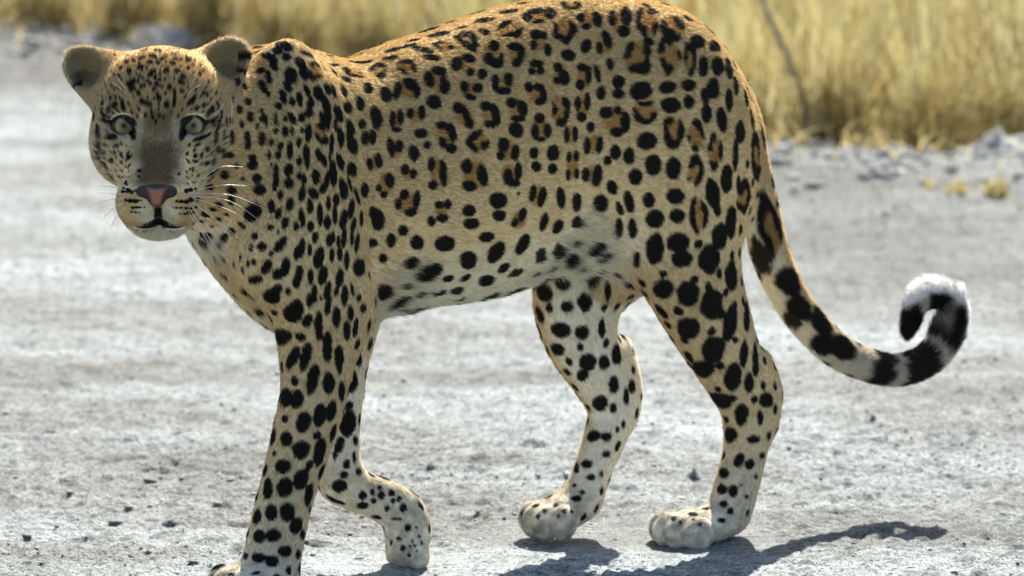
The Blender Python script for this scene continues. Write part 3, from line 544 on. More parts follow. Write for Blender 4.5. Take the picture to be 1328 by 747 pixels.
for s in SP:
    n = s['n']; e1 = np.cross(Z if abs(n[2]) < .9 else F, n); e1 /= np.linalg.norm(e1); e2 = np.cross(n, e1)
    J = np.array([[rt @ e1, rt @ e2], [-upv @ e1, -upv @ e2]]) * s['scale']
    ca, sa = math.cos(R(s['an'])), math.sin(R(s['an']))
    A = np.array([[ca, sa], [-sa, ca]]); A = np.diag([1 / s['rx'], 1 / s['ry']]) @ A
    s['E'] = np.array([e1, e2]); s['M'] = A @ J
# the side turned away from the viewer carries the same kind of markings
vis = np.zeros(len(BV), bool); vis = (BN @ -vd) > .12
cand = np.flatnonzero((~vis | (tw['tail'] < .3)) & (facem < .3) & (BV[:, 2] > .03)); rng.shuffle(cand)
acc = [np.asarray(s['h']) for s in SP]; ACC = np.array(acc)
grid = {}
def gk(p): return tuple(np.floor(p / .04).astype(int))
for a in acc: grid.setdefault(gk(a), []).append(a)
for i in cand[:12000]:
    p = BV[i]; legw = tw['leg'][i] + tw['paw'][i] + tw['tail'][i]; dmin = .036 - .012 * min(1, legw); dmin = dmin * .82 if vis[i] else dmin
    k = gk(p); ok = True
    for dx in (-1, 0, 1):
        for dy in (-1, 0, 1):
            for dz in (-1, 0, 1):
                for q in grid.get((k[0] + dx, k[1] + dy, k[2] + dz), ()):
                    if ((q - p) ** 2).sum() < dmin ** 2: ok = False; break
    if not ok: continue
    grid.setdefault(k, []).append(p)
    n = BN[i]; e1 = FLOW[i]; e2 = np.cross(n, e1); r = dmin * (.36 if not vis[i] else (.22 if legw < .4 else .30))
    SP.append(dict(h=p, n=n, kind='r' if not vis[i] and legw < .4 and rng.random() < .6 and v_[i] > .3 else 's', E=np.array([e1, e2]), M=np.diag([1 / (r * rng.uniform(.9, 1.3)), 1 / (r * rng.uniform(.75, 1.05))]), seed=len(SP)))
# fine flecks between the traced face markings
fc = np.flatnonzero(vis & (tw['head'] > .6) & (ff > -.07) & ((fy < 150) | (ax_ > 36)) & (fy < 236)); rng.shuffle(fc); g2 = {}
def gk2(p): return tuple(np.floor(p / .011).astype(int))
for s in SP[:n_traced]: g2.setdefault(gk2(s['h']), []).append((s['h'], .5 * (s['rx'] + s['ry']) / s['scale'] + .0035))
for i in fc[:6000]:
    p = BV[i]
    if any(np.hypot(fx[i] - a_, fy[i] - b_) < 22 for a_, b_ in EYES): continue
    k = gk2(p); ok = True
    for dx in (-1, 0, 1):
        for dy in (-1, 0, 1):
            for dz in (-1, 0, 1):
                for q, rq in g2.get((k[0] + dx, k[1] + dy, k[2] + dz), ()):
                    if ((q - p) ** 2).sum() < rq ** 2: ok = False; break
    if not ok: continue
    g2.setdefault(k, []).append((p, .0085)); r = rng.uniform(.0011, .0021); e1 = FLOW[i]
    SP.append(dict(h=p, n=BN[i], kind='s', E=np.array([e1, np.cross(BN[i], e1)]), M=np.diag([1 / (r * 1.6), 1 / r]), seed=len(SP)))
for s in SP: s['R'] = 1.35 / np.linalg.svd(s['M'])[1].min()
INK = np.array([.0105, .0095, .0085])
def apply_spots(p, base, jit=0.0):
    """coat colour at points p"""
    out = base.copy(); dark = np.zeros(len(p), np.float32); tan = np.zeros(len(p), np.float32)
    o = np.argsort(p[:, 0]); xs = p[o, 0]
    wn = vnoise(p, 95, 5) * .11 + vnoise(p, 260, 6) * .07
    for s in SP:
        Rr = s['R']; a, b = np.searchsorted(xs, [s['h'][0] - Rr, s['h'][0] + Rr]); ids = o[a:b]
        d = p[ids] - s['h']; m = (np.abs(d[:, 1]) < Rr) & (np.abs(d[:, 2]) < Rr); ids = ids[m]; d = d[m]
        hgt = d @ s['n']; m = np.abs(hgt) < .012 + .35 * Rr; ids = ids[m]; d = d[m]
        if not len(ids): continue
        uv = d @ s['E'].T @ s['M'].T
        e = np.linalg.norm(uv, axis=1) + wn[ids] + (rng.normal(0, jit, len(ids)) if jit else 0)
        if s['kind'] == 'f': e = e + wn[ids] * 2.5
        k = sstep(1.10, .93, e)
        if s['kind'] == 't': tan[ids] = np.maximum(tan[ids], sstep(1.15, .6, e)); continue
        if s['kind'] == 'f': k = k * .97
        if s['kind'] == 'r':       # rosette: two to four blotches round a tawny centre
            rs = np.random.default_rng(s['seed']); th = np.arctan2(uv[:, 1], uv[:, 0]); rad = np.linalg.norm(uv, axis=1) + wn[ids] * .8 + (rng.normal(0, jit, len(ids)) if jit else 0)
            ph = rs.uniform(0, 6.3); th2 = th + .25 * np.sin(2 * th + ph)
            inn = rs.uniform(.34, .44) + .07 * np.cos(2 * th2 + ph) + .05 * np.cos(3 * th2 + 2 * ph)
            rad = rad * (1 + .06 * np.cos(3 * th2 + ph) + .05 * np.cos(4 * th + 3 * ph))
            kk = sstep(1.08, .94, rad) * sstep(inn - .08, inn + .08, rad)
            for j in range(rs.choice([1, 2, 2, 3])):          # gaps that break the ring into blotches
                a0 = ph + rs.uniform(0, 6.28); gw = rs.uniform(.10, .30); dth = np.abs((th - a0 + 3.1416) % 6.2832 - 3.1416)
                kk = kk * (1 - .95 * sstep(gw + .14, gw - .04, dth * np.clip(rad, .4, 1.2) + wn[ids]))
            tan[ids] = np.maximum(tan[ids], sstep(.95, .75, rad))
            k = kk
        dark[ids] = np.maximum(dark[ids], k)
    out = out * (1 - .92 * tan[:, None]) + .92 * tan[:, None] * np.array([.43, .23, .068])
    return out * (1 - dark[:, None]) + dark[:, None] * INK, dark
# the end of the tail: black bands, white underside, rim light painted white along the top
tc = catmull(TPTS, 8); ta = np.concatenate([[0], np.cumsum(np.linalg.norm(np.diff(tc, axis=0), axis=1))])
def tail_color(p, n, base, w_):
    m = np.flatnonzero(w_ > .5)
    if not len(m): return base
    q = p[m]; best = np.full(len(q), 9.); ai = np.zeros(len(q), int)
    for i in range(len(tc)):
        d = ((q - tc[i]) ** 2).sum(1); b = d < best; best[b] = d[b]; ai[b] = i
    a = ta[ai]; tdir = np.gradient(tc, axis=0)[ai]; tdir /= np.linalg.norm(tdir, axis=1)[:, None]
    bendn = np.cross(tdir, np.tile(-vd, (len(q), 1)))      # side of the curl facing out
    out_side = (n[m] * bendn).sum(1)
    L = ta[-1]; rr = (a / L)
    # band edges as fractions of tail length, measured from the photograph
    bands = [(.632, .682), (.700, .775), (.795, .868), (.880, .938), (.958, 1.01)]
    wob = vnoise(q, 90, 9) * .008
    k = np.zeros(len(q))
    for b0, b1 in bands: k = np.maximum(k, sstep(b0 - .004, b0 + .006, rr + wob) * sstep(b1 + .004, b1 - .006, rr + wob))
    lim = np.interp(rr, [.6, .75, .85, .9, 1.0], [.75, .70, .25, .10, .25])
    side = out_side if True else 0
    white = np.where(rr > .80, sstep(.30, .55, n[m][:, 2] + vnoise(q, 60, 4) * .25) * sstep(.80, .86, rr), 0.0)  # rim light painted as white on upward-facing fur
    white = np.maximum(white, sstep(.80, .95, side + vnoise(q, 60, 4) * .1))
    out = base.copy(); c = out[m]
    tipw = sstep(.45, .66, rr)[:, None]
    c = c * (1 - tipw * .8) + tipw * .8 * np.array([.62, .57, .49])
    k = k * (1 - white)
    c = c * (1 - white[:, None] * sstep(.62, .7, rr)[:, None]) + white[:, None] * sstep(.62, .7, rr)[:, None] * np.array([.90, .89, .86])
    out[m] = c * (1 - k[:, None]) + k[:, None] * INK
    return out
BASE = tail_color(BV, BN, BASE, tw['tail'])
VCOL, VD = apply_spots(BV, BASE)

# ------------------------------------------------------------------ materials for fur and skin
def new_mat(name):
    m = bpy.data.materials.new(name); m.use_nodes = True; t = m.node_tree
    for n in list(t.nodes): t.nodes.remove(n)
    o = t.nodes.new('ShaderNodeOutputMaterial'); return m, t, o
def nd(t, typ, **kw):
    n = t.nodes.new(typ)
    for k, v in kw.items():
        if k in ('operation', 'blend_type', 'data_type', 'attribute_name', 'musgrave_type', 'component', 'noise_dimensions', 'feature', 'distance', 'wave_type', 'bands_direction', 'interpolation'): setattr(n, k, v)
        else: n.inputs[k].default_value = v
    return n
ms, t, o = new_mat('leopard_skin'); at = nd(t, 'ShaderNodeAttribute', attribute_name='coat'); b = nd(t, 'ShaderNodeBsdfPrincipled', Roughness=.85)
b.inputs['Specular IOR Level'].default_value = .1
t.links.new(at.outputs['Color'], b.inputs['Base Color']); t.links.new(b.outputs[0], o.inputs[0])
mf, t, o = new_mat('leopard_fur'); at = nd(t, 'ShaderNodeAttribute', attribute_name='coat')
df = nd(t, 'ShaderNodeBsdfDiffuse'); tr = nd(t, 'ShaderNodeBsdfTranslucent'); hb = nd(t, 'ShaderNodeBsdfHair', RoughnessU=.35, RoughnessV=.6)
t.links.new(at.outputs['Color'], df.inputs[0]); t.links.new(at.outputs['Color'], tr.inputs[0])
br = nd(t, 'ShaderNodeMixRGB', Fac=.18); br.inputs[2].default_value = (.75, .68, .55, 1); t.links.new(at.outputs['Color'], br.inputs[1]); t.links.new(br.outputs[0], hb.inputs[0])
m1 = nd(t, 'ShaderNodeMixShader', Fac=.45); t.links.new(df.outputs[0], m1.inputs[1]); t.links.new(tr.outputs[0], m1.inputs[2])
m2 = nd(t, 'ShaderNodeMixShader', Fac=.12); t.links.new(m1.outputs[0], m2.inputs[1]); t.links.new(hb.outputs[0], m2.inputs[2]); t.links.new(m2.outputs[0], o.inputs[0])

# ------------------------------------------------------------------ build the animal
leo = bpy.data.objects.new('leopard', None); col.objects.link(leo); leo.location = (0.0, -.05, 0)
leo['label'] = 'spotted leopard walking over the pale gravel with its head turned to the viewer'; leo['category'] = 'leopard'
def child(name, data, parent, mat=None):
    ob = bpy.data.objects.new(name, data); col.objects.link(ob); ob.parent = parent
    ob.matrix_parent_inverse = Matrix.Translation(-Vector(leo.location))
    if mat: data.materials.append(mat)
    return ob
bm_ = set_mesh('body', BV, BF)
ca_ = bm_.attributes.new('coat', 'FLOAT_COLOR', 'POINT'); ca_.data.foreach_set('color', np.concatenate([VCOL, np.ones((len(BV), 1))], 1).astype(np.float32).ravel())
body = child('body', bm_, leo, ms)

# ---- fur
LEN = .0072 * (tw['torso'] + tw['neck'] + tw['arm']) + .010 * tw['chest'] + .0065 * tw['leg'] + .0045 * tw['paw'] + .009 * tw['tail'] + .0075 * tw['head'] + .0060 * tw['ear']
LEN = LEN * (1 + 1.6 * sstep(.10, -.05, v_) * tw['torso'])
LEN += tw['torso'] * .010 * np.maximum(groin, arm_)
LEN += tw['tail'] * .003 * sstep(-.30, -.45, s_)
LEN += tw['head'] * (.0035 * sstep(45, 75, ax_) * sstep(150, 200, fy) + .004 * sstep(288, 298, fy))
LEN *= 1 - .55 * tw['head'] * sstep(.02, .06, ff) * sstep(290, 280, fy)
LEN += tw['ear'] * .0015 * sstep(.3, .7, BN @ hf) - tw['ear'] * .003 * sstep(.5, .2, BN @ hf)
tipf = tw['tail'] * sstep(.2, .6, BN[:, 2]) * sstep(-.36, -.42, s_) * sstep(.18, .215, z_)
LEN += tipf * .008
LIFT = np.full(len(BV), R(15)) + R(22) * tipf; LIFT += R(16) * tw['tail'] + R(10) * sstep(.12, -.05, v_) * tw['torso'] + R(2) * tw['ear'] + R(8) * tw['head']
nofur = np.zeros(len(BV))
for ex, ey in EYES: nofur = np.maximum(nofur, (np.hypot((fx - ex) / 17.2, (fy - ey + 1) / 13.8) < 1.0) & (ff > -.06))
nofur = np.maximum(nofur, (lipd < .0012) & (facem > .5)); nofur = np.maximum(nofur, (np.hypot((fx - 207) / 24, (fy - 246) / 13) < 1) & (ff > .05)); nofur = np.maximum(nofur, BV[:, 2] < .006)
tri = np.concatenate([BF[:, [0, 1, 2]], BF[:, [0, 2, 3]]])
ar = np.linalg.norm(np.cross(BV[tri[:, 1]] - BV[tri[:, 0]], BV[tri[:, 2]] - BV[tri[:, 0]]), axis=1) / 2
dens = 1 + 3.2 * facem[tri].mean(1) + .6 * tw['tail'][tri].mean(1) + 1.2 * tw['paw'][tri].mean(1)
dens = dens * np.where((BN[tri].mean(1) @ -vd) > -.25, 1, .35)
dens *= nofur[tri].max(1) < .5
NF = 420000
pr_ = ar * dens; pr_ /= pr_.sum(); ti = rng.choice(len(tri), NF, p=pr_); T3 = tri[ti]
u1 = np.sqrt(rng.random(NF)); u2 = rng.random(NF); bw = np.stack([1 - u1, u1 * (1 - u2), u1 * u2], 1)
def bary(A): return (A[T3] * (bw[..., None] if A.ndim > 1 else bw)).sum(1)
rp = bary(BV); rn = bary(BN); rn /= np.linalg.norm(rn, axis=1)[:, None]
rfl = bary(FLOW) + rng.normal(0, .16, (NF, 3)); rfl -= rn * (rfl * rn).sum(1)[:, None]; rfl /= np.linalg.norm(rfl, axis=1)[:, None] + 1e-9
rl = bary(LEN) * rng.uniform(.65, 1.25, NF); lift = bary(LIFT) + rng.normal(0, .10, NF)
base_r = bary(BASE); jitter = rng.normal(1, .13, NF)[:, None]
ca_a, _ = apply_spots(rp + rfl * (rl * .22)[:, None], base_r, jit=.03)
ca_b, _ = apply_spots(rp + rfl * (rl * .78)[:, None], base_r, jit=.03)
ca_a = np.clip(ca_a * jitter, .004, .95); ca_b = np.clip(ca_b * jitter, .004, .95)
d0 = rfl * np.cos(lift)[:, None] + rn * np.sin(lift)[:, None]; d1 = rfl * np.cos(lift * .55)[:, None] + rn * np.sin(lift * .55)[:, None]
p0 = rp - rn * .0006; p1 = p0 + d0 * (rl * .5)[:, None]; p2 = p1 + d1 * (rl * .5)[:, None]
hc = bpy.data.hair_curves.new('fur'); hc.add_curves([3] * NF)
hc.attributes['position'].data.foreach_set('vector', np.stack([p0, p1, p2], 1).astype(np.float32).ravel())
ra = hc.attributes.get('radius') or hc.attributes.new('radius', 'FLOAT', 'POINT')
rad0 = .00034 * (1 - .35 * bary(facem)); ra.data.foreach_set('value', np.stack([rad0, rad0 * .85, rad0 * .2], 1).astype(np.float32).ravel())
cc = hc.attributes.new('coat', 'FLOAT_COLOR', 'POINT'); c4 = np.ones((NF, 3, 4), np.float32); c4[:, 0, :3] = ca_a; c4[:, 1, :3] = (ca_a + ca_b) / 2; c4[:, 2, :3] = ca_b; cc.data.foreach_set('color', c4.ravel())
fur = child('fur', hc, leo, mf)
# ------------------------------------------------------------------ eyes, nose, whiskers
me_, t, o = new_mat('leopard_eye')
tc_ = nd(t, 'ShaderNodeTexCoord'); sx_ = nd(t, 'ShaderNodeSeparateXYZ'); t.links.new(tc_.outputs['Object'], sx_.inputs[0])
cb = nd(t, 'ShaderNodeCombineXYZ'); t.links.new(sx_.outputs[0], cb.inputs[0]); t.links.new(sx_.outputs[1], cb.inputs[1])
ln = nd(t, 'ShaderNodeVectorMath', operation='LENGTH'); t.links.new(cb.outputs[0], ln.inputs[0])
mr = nd(t, 'ShaderNodeMath', operation='DIVIDE'); t.links.new(ln.outputs['Value'], mr.inputs[0]); mr.inputs[1].default_value = .0150
cr = t.nodes.new('ShaderNodeValToRGB'); t.links.new(mr.outputs[0], cr.inputs[0])
el = cr.color_ramp.elements; el[0].position = .0; el[0].color = (.004, .004, .004, 1); el[1].position = .115; el[1].color = (.006, .006, .005, 1)
for ps, c_ in ((.15, (.10, .08, .035, 1)), (.22, (.17, .13, .055, 1)), (.35, (.32, .255, .125, 1)), (.62, (.42, .345, .19, 1)), (.70, (.12, .10, .06, 1)), (.77, (.010, .009, .008, 1))):
    e_ = el.new(ps); e_.color = c_
ns = nd(t, 'ShaderNodeTexNoise', Scale=900.0); mxx = nd(t, 'ShaderNodeMixRGB', blend_type='MULTIPLY', Fac=.35); t.links.new(cr.outputs[0], mxx.inputs[1]); t.links.new(ns.outputs[0], mxx.inputs[2])
b = nd(t, 'ShaderNodeBsdfPrincipled', Roughness=.12); b.inputs['Coat Weight'].default_value = .12; b.inputs['Specular IOR Level'].default_value = .12; b.inputs['Coat Roughness'].default_value = .03
t.links.new(mxx.outputs[0], b.inputs['Base Color']); t.links.new(b.outputs[0], o.inputs[0])
def uv_sphere(r, nu=32, nv=20):
    vs_, fs_ = [], []
    for j in range(nv + 1):
        th = math.pi * j / nv
        for i in range(nu):
            ph = 2 * math.pi * i / nu; vs_.append((r * math.sin(th) * math.cos(ph), r * math.sin(th) * math.sin(ph), r * math.cos(th)))
    for j in range(nv):
        for i in range(nu): fs_.append((j * nu + i, (j + 1) * nu + i, (j + 1) * nu + (i + 1) % nu, j * nu + (i + 1) % nu))
    return np.array(vs_), np.array(fs_)
for (ex, ey), ef in zip(EYES, EYEF):
    v__, f__ = uv_sphere(.0150)
    e = bpy.data.objects.new('eye', set_mesh('eye', v__, f__)); col.objects.link(e); e.parent = leo; e.data.materials.append(me_)
    c = Hh(ex, ey, ef - .0144); e.location = Vector(c) - leo.location
    look = (CAM - c) / np.linalg.norm(CAM - c); e.rotation_euler = Vector(look).to_track_quat('Z', 'Y').to_euler()
# nose leather
SAVE = list(PR); PR.clear()
nf0 = .078
he(207, 241, 84, 21, 7.0, 12, .008, tag='n'); he(207, 247, 84, 15, 11.5, 13.5, .006, tag='n'); he(207, 255, 84, 7, 9, 10.5, .006, tag='n')
for sx in (-1, 1):
    he(207 + sx * 19, 244, 83, 7, 6.5, 11, .006, tag='n')
    chain([(Hh(207 + sx * 24, 241, .090), .0026), (Hh(207 + sx * 18, 247, .095), .0034), (Hh(207 + sx * 12, 253, .096), .0026), (Hh(207 + sx * 8, 258, .094), .0014)], k=.003, op='s', flow=False)
chain([(Hh(207, 244, .0985), .0008), (Hh(207, 262, .0955), .0008)], k=.002, op='s', flow=False)
c = Hh(207, 246, .084)
NV, NFc = mesh_sdf(c - .04, c + .04, .0011)
PR[:] = SAVE
nx, ny, nff = hco(NV)
nN = vnormals(NV, NFc)
if (nN * (NV - NV.mean(0))).sum(1).mean() < 0: NFc = NFc[:, ::-1].copy()
na = np.abs(nx - 207)
nc = np.tile(np.array([.37, .145, .078]), (len(NV), 1))
edge = np.maximum(sstep(242, 237, ny + na * .12), sstep(.45, 1.15, np.hypot(na / 15 * np.interp(ny, [238, 262], [1, 2.4]), 0)))
nc = mixc(nc, np.clip(edge, 0, 1), (.020, .014, .013)); nc = mixc(nc, sstep(256, 263, ny) * .9, (.02, .013, .012))
nc *= (1 + .15 * vnoise(NV, 700, 2))[:, None]
nm = set_mesh('nose', NV, NFc); a_ = nm.attributes.new('coat', 'FLOAT_COLOR', 'POINT'); a_.data.foreach_set('color', np.concatenate([nc, np.ones((len(NV), 1))], 1).astype(np.float32).ravel())
mn, t, o = new_mat('nose_leather'); at = nd(t, 'ShaderNodeAttribute', attribute_name='coat'); b = nd(t, 'ShaderNodeBsdfPrincipled', Roughness=.5); t.links.new(at.outputs['Color'], b.inputs['Base Color'])
vo = nd(t, 'ShaderNodeTexVoronoi', Scale=700.0); bu = nd(t, 'ShaderNodeBump', Strength=.25, Distance=.0005); t.links.new(vo.outputs['Distance'], bu.inputs['Height']); t.links.new(bu.outputs[0], b.inputs['Normal']); t.links.new(b.outputs[0], o.inputs[0])
child('nose', nm, leo, mn)
# whiskers: root and tip on the face plane (photo px), forward start/end
mw, t, o = new_mat('whisker'); b = nd(t, 'ShaderNodeBsdfPrincipled', Roughness=.35); b.inputs['Base Color'].default_value = (.80, .77, .70, 1); b.inputs['Subsurface Weight'].default_value = .0; t.links.new(b.outputs[0], o.inputs[0])
def tube(pts, r0, r1, n=5):
    pts = np.asarray(pts); vs_, fs_ = [], []
    d = np.gradient(pts, axis=0); d /= np.linalg.norm(d, axis=1)[:, None]
    for i, p in enumerate(pts):
        a = np.cross(d[i], [0.3, .2, .93]); a /= np.linalg.norm(a); b_ = np.cross(d[i], a); r = r0 + (r1 - r0) * i / (len(pts) - 1)
        for j in range(n): vs_.append(p + r * (a * math.cos(2 * math.pi * j / n) + b_ * math.sin(2 * math.pi * j / n)))
    for i in range(len(pts) - 1):
        for j in range(n): fs_.append((i * n + j, i * n + (j + 1) % n, (i + 1) * n + (j + 1) % n, (i + 1) * n + j))
    return np.array(vs_), np.array(fs_)
WH = [((248, 247), (300, 248), (352, 270)), ((250, 252), (300, 268), (345, 300)), ((250, 256), (295, 290), (342, 330)), ((249, 260), (282, 300), (318, 338)), ((247, 264), (275, 305), (300, 338)), ((252, 244), (290, 236), (322, 238)), ((253, 240), (285, 214), (316, 214)),
      ((246, 268), (270, 305), (286, 330)), ((250, 250), (300, 256), (340, 284)), ((167, 247), (150, 247), (128, 246)), ((166, 252), (148, 254), (122, 262)), ((166, 257), (150, 266), (134, 282)), ((168, 262), (154, 278), (146, 292)), ((169, 243), (150, 238), (134, 238)),
      ((168, 120), (161, 110), (152, 96)), ((166, 122), (158, 114), (148, 106)), ((240, 120), (248, 110), (256, 98)), ((243, 122), (252, 114), (262, 108)), ((299, 160), (301, 140), (298, 125)), ((299, 172), (300, 155), (300, 130))]
for w_ in WH:
    (x0, y0), (x1, y1), (x2, y2) = w_
    f0 = surf_f(x0, y0)
    far = 0.0 if y0 > 200 else .012
    fe = f0 - .02 if y0 > 200 else f0 + far
    pts = catmull([Hh(x0, y0, f0 - .002), Hh(x1, y1, (f0 * .6 + fe * .4) + .006), Hh(x2, y2, fe)], 4)
    v__, f__ = tube(pts, .00055 if y0 > 200 else .0004, .00018, 3)
    child('whisker', set_mesh('whisker', v__, f__), leo, mw)
# ------------------------------------------------------------------ ground: pale calcrete gravel road, one sheet to the horizon
def mk(name, data, mat, parent=None):
    ob = bpy.data.objects.new(name, data); col.objects.link(ob); data.materials.append(mat); ob.parent = parent; return ob
EDGE_PX = [(-900, -20), (-300, 8), (0, 24), (150, 44), (300, 58), (430, 76), (700, 122), (1000, 178), (1328, 192), (1900, 205), (2600, 225)]
EDGE = np.array([G(a, b)[:2] for a, b in EDGE_PX])
def edge_y(x): return np.interp(x, EDGE[:, 0], EDGE[:, 1])
def axis(lo_, hi_, h, far, g=1.12, far_lo=None):
    a = list(np.arange(lo_, hi_, h)); st = h
    while a[-1] < far: st *= g; a.append(a[-1] + st)
    st = h; fl = -far if far_lo is None else far_lo
    while a[0] > fl: st *= g; a.insert(0, a[0] - st)
    return np.array(a)
gx = axis(-.85, .85, .0046, 900); gy = axis(-.36, .75, .0048, 2500, 1.025, -40)
GX, GY = np.meshgrid(gx, gy, indexing='ij'); gp = np.stack([GX.ravel(), GY.ravel(), np.zeros(GX.size)], 1)
FEET = [Q(334, 757, .06), Q(895, 683, .072), Q(722, 664, -.05), Q(525, 712, -.022)]
def ground_h(p):
    q = p.copy(); q[:, 2] = .37
    st = q * np.array([.6, 1, 1])
    h = vnoise(st, 1.3, 21) * .012 + vnoise(st, 5, 22) * .007 + vnoise(q, 17, 23) * .0042
    d = np.hypot(p[:, 0], p[:, 1]); near = sstep(9, 4, d)
    n4 = vnoise(q, 42, 24); n5 = vnoise(q, 88, 25); n6 = vnoise(q, 33, 26)
    n7 = vnoise(q * np.array([.6, 1, 1]), 60, 30)
    n8 = vnoise(q, 150, 33); n9 = vnoise(q * np.array([.55, 1, 1]), 27, 34)
    h += near * (.0030 * n4 + .0034 * n5 + .0026 * n8 + .010 * np.clip(n6 - .30, 0, 1) + .010 * np.clip(n7 - .34, 0, 1) + .010 * np.clip(n9 - .42, 0, 1) - .006 * np.clip(-n6 - .5, 0, 1))
    # graded ridge along the verge
    ey = edge_y(p[:, 0]); dd = p[:, 1] - ey
    r = np.exp(-((dd + .28) / .26) ** 2) * (.022 + .030 * vnoise(st, 1.7, 27) + .012 * vnoise(q, 6, 28)); h += np.clip(r, 0, .1) * (np.abs(p[:, 0]) < 12)
    h += sstep(1.5, 60, dd) * vnoise(q, .05, 29) * .5
    flat = np.ones(len(p))
    for f in FEET: flat = np.minimum(flat, .12 + .88 * sstep(.07, .19, np.hypot(p[:, 0] - f[0], (p[:, 1] - f[1]))))
    return h * flat
gp[:, 2] = ground_h(gp) * sstep(400, 60, np.hypot(gp[:, 0], gp[:, 1]))
nx_, ny_ = GX.shape; ii = np.arange(nx_ * ny_).reshape(nx_, ny_)
gq = np.stack([ii[:-1, :-1], ii[1:, :-1], ii[1:, 1:], ii[:-1, 1:]], -1).reshape(-1, 4)
mg, t, o = new_mat('pale_gravel')
tcn = nd(t, 'ShaderNodeTexCoord'); mp = nd(t, 'ShaderNodeMapping'); mp.inputs['Scale'].default_value = (.45, 1.1, 1); t.links.new(tcn.outputs['Object'], mp.inputs[0])
def noise_(sc, det=5, rough=.6, vec=mp): 
    n = nd(t, 'ShaderNodeTexNoise', Scale=sc, Detail=det, Roughness=rough); t.links.new(vec.outputs[0] if vec is mp else tcn.outputs['Object'], n.inputs['Vector']); return n
def ramp(src, stops):
    r = t.nodes.new('ShaderNodeValToRGB'); t.links.new(src, r.inputs[0]); e = r.color_ramp.elements
    e[0].position, e[0].color = stops[0][0], (*stops[0][1], 1); e[1].position, e[1].color = stops[-1][0], (*stops[-1][1], 1)
    for p_, c_ in stops[1:-1]: x = e.new(p_); x.color = (*c_, 1)
    return r
def mixn(a, b_, fac, bt='MIX'):
    m = nd(t, 'ShaderNodeMixRGB', blend_type=bt); 
    if isinstance(fac, float): m.inputs[0].default_value = fac
    else: t.links.new(fac, m.inputs[0])
    t.links.new(a, m.inputs[1]); t.links.new(b_, m.inputs[2]); return m
n1 = noise_(1.5, 7, .66); n2 = noise_(18, 6, .75, None); n3 = noise_(150, 4, .75, None); n4 = noise_(430, 3, .7, None)
r1 = ramp(n1.outputs[0], [(.36, (.25, .24, .205)), (.455, (.35, .355, .33)), (.54, (.53, .565, .555)), (.63, (.70, .755, .75))])
r2 = ramp(n2.outputs[0], [(.32, (.55, .545, .54)), (.5, (.98, .98, .98)), (.72, (1.22, 1.22, 1.22))])
r3 = ramp(n3.outputs[0], [(.40, (.26, .31, .31)), (.49, (.92, .93, .93)), (.68, (1.3, 1.3, 1.3))])  # cool dark flecks: shade of small clods painted into the ground colour
r4 = ramp(n4.outputs[0], [(.36, (.42, .45, .45)), (.56, (1.12, 1.12, 1.12))])
c1 = mixn(r1.outputs[0], r2.outputs[0], 1.0, 'MULTIPLY'); c2 = mixn(c1.outputs[0], r3.outputs[0], .85, 'MULTIPLY'); c3a = mixn(c2.outputs[0], r4.outputs[0], .9, 'MULTIPLY')
mp2 = nd(t, 'ShaderNodeMapping'); mp2.inputs['Scale'].default_value = (.45, .8, 1); t.links.new(tcn.outputs['Object'], mp2.inputs[0])
n5 = nd(t, 'ShaderNodeTexNoise', Scale=62.0, Detail=3.0, Roughness=.65); t.links.new(mp2.outputs[0], n5.inputs['Vector'])
r5 = ramp(n5.outputs[0], [(.53, (1.04, 1.04, 1.04)), (.60, (.62, .66, .66)), (.70, (.42, .47, .47))])  # larger cool flecks, clod shade painted in as well
c3b = mixn(c3a.outputs[0], r5.outputs[0], .9, 'MULTIPLY')
av = nd(t, 'ShaderNodeAttribute', attribute_name='verge'); rv = ramp(av.outputs['Fac'], [(0., (1, 1, 1)), (1., (.60, .60, .575))]); c3 = mixn(c3b.outputs[0], rv.outputs[0], 1.0, 'MULTIPLY')
b = nd(t, 'ShaderNodeBsdfPrincipled', Roughness=.78); b.inputs['Specular IOR Level'].default_value = .35
t.links.new(c3.outputs[0], b.inputs['Base Color'])
hsum = nd(t, 'ShaderNodeMath', operation='MULTIPLY_ADD'); t.links.new(n3.outputs[0], hsum.inputs[0]); hsum.inputs[1].default_value = 1.6; t.links.new(n4.outputs[0], hsum.inputs[2])
bu = nd(t, 'ShaderNodeBump', Strength=1.0, Distance=.011); t.links.new(hsum.outputs[0], bu.inputs['Height']); t.links.new(bu.outputs[0], b.inputs['Normal']); t.links.new(b.outputs[0], o.inputs[0])
gme = set_mesh('ground', gp, gq)      # unswept, browner dirt towards the grass
vg = sstep(2.2, .9, edge_y(gp[:, 0]) - gp[:, 1] + .5 * vnoise(gp * np.array([.6, 1, 0]), 1.8, 61)); va = gme.attributes.new('verge', 'FLOAT', 'POINT'); va.data.foreach_set('value', vg.astype(np.float32))
ground = mk('ground', gme, mg); ground['kind'] = 'structure'
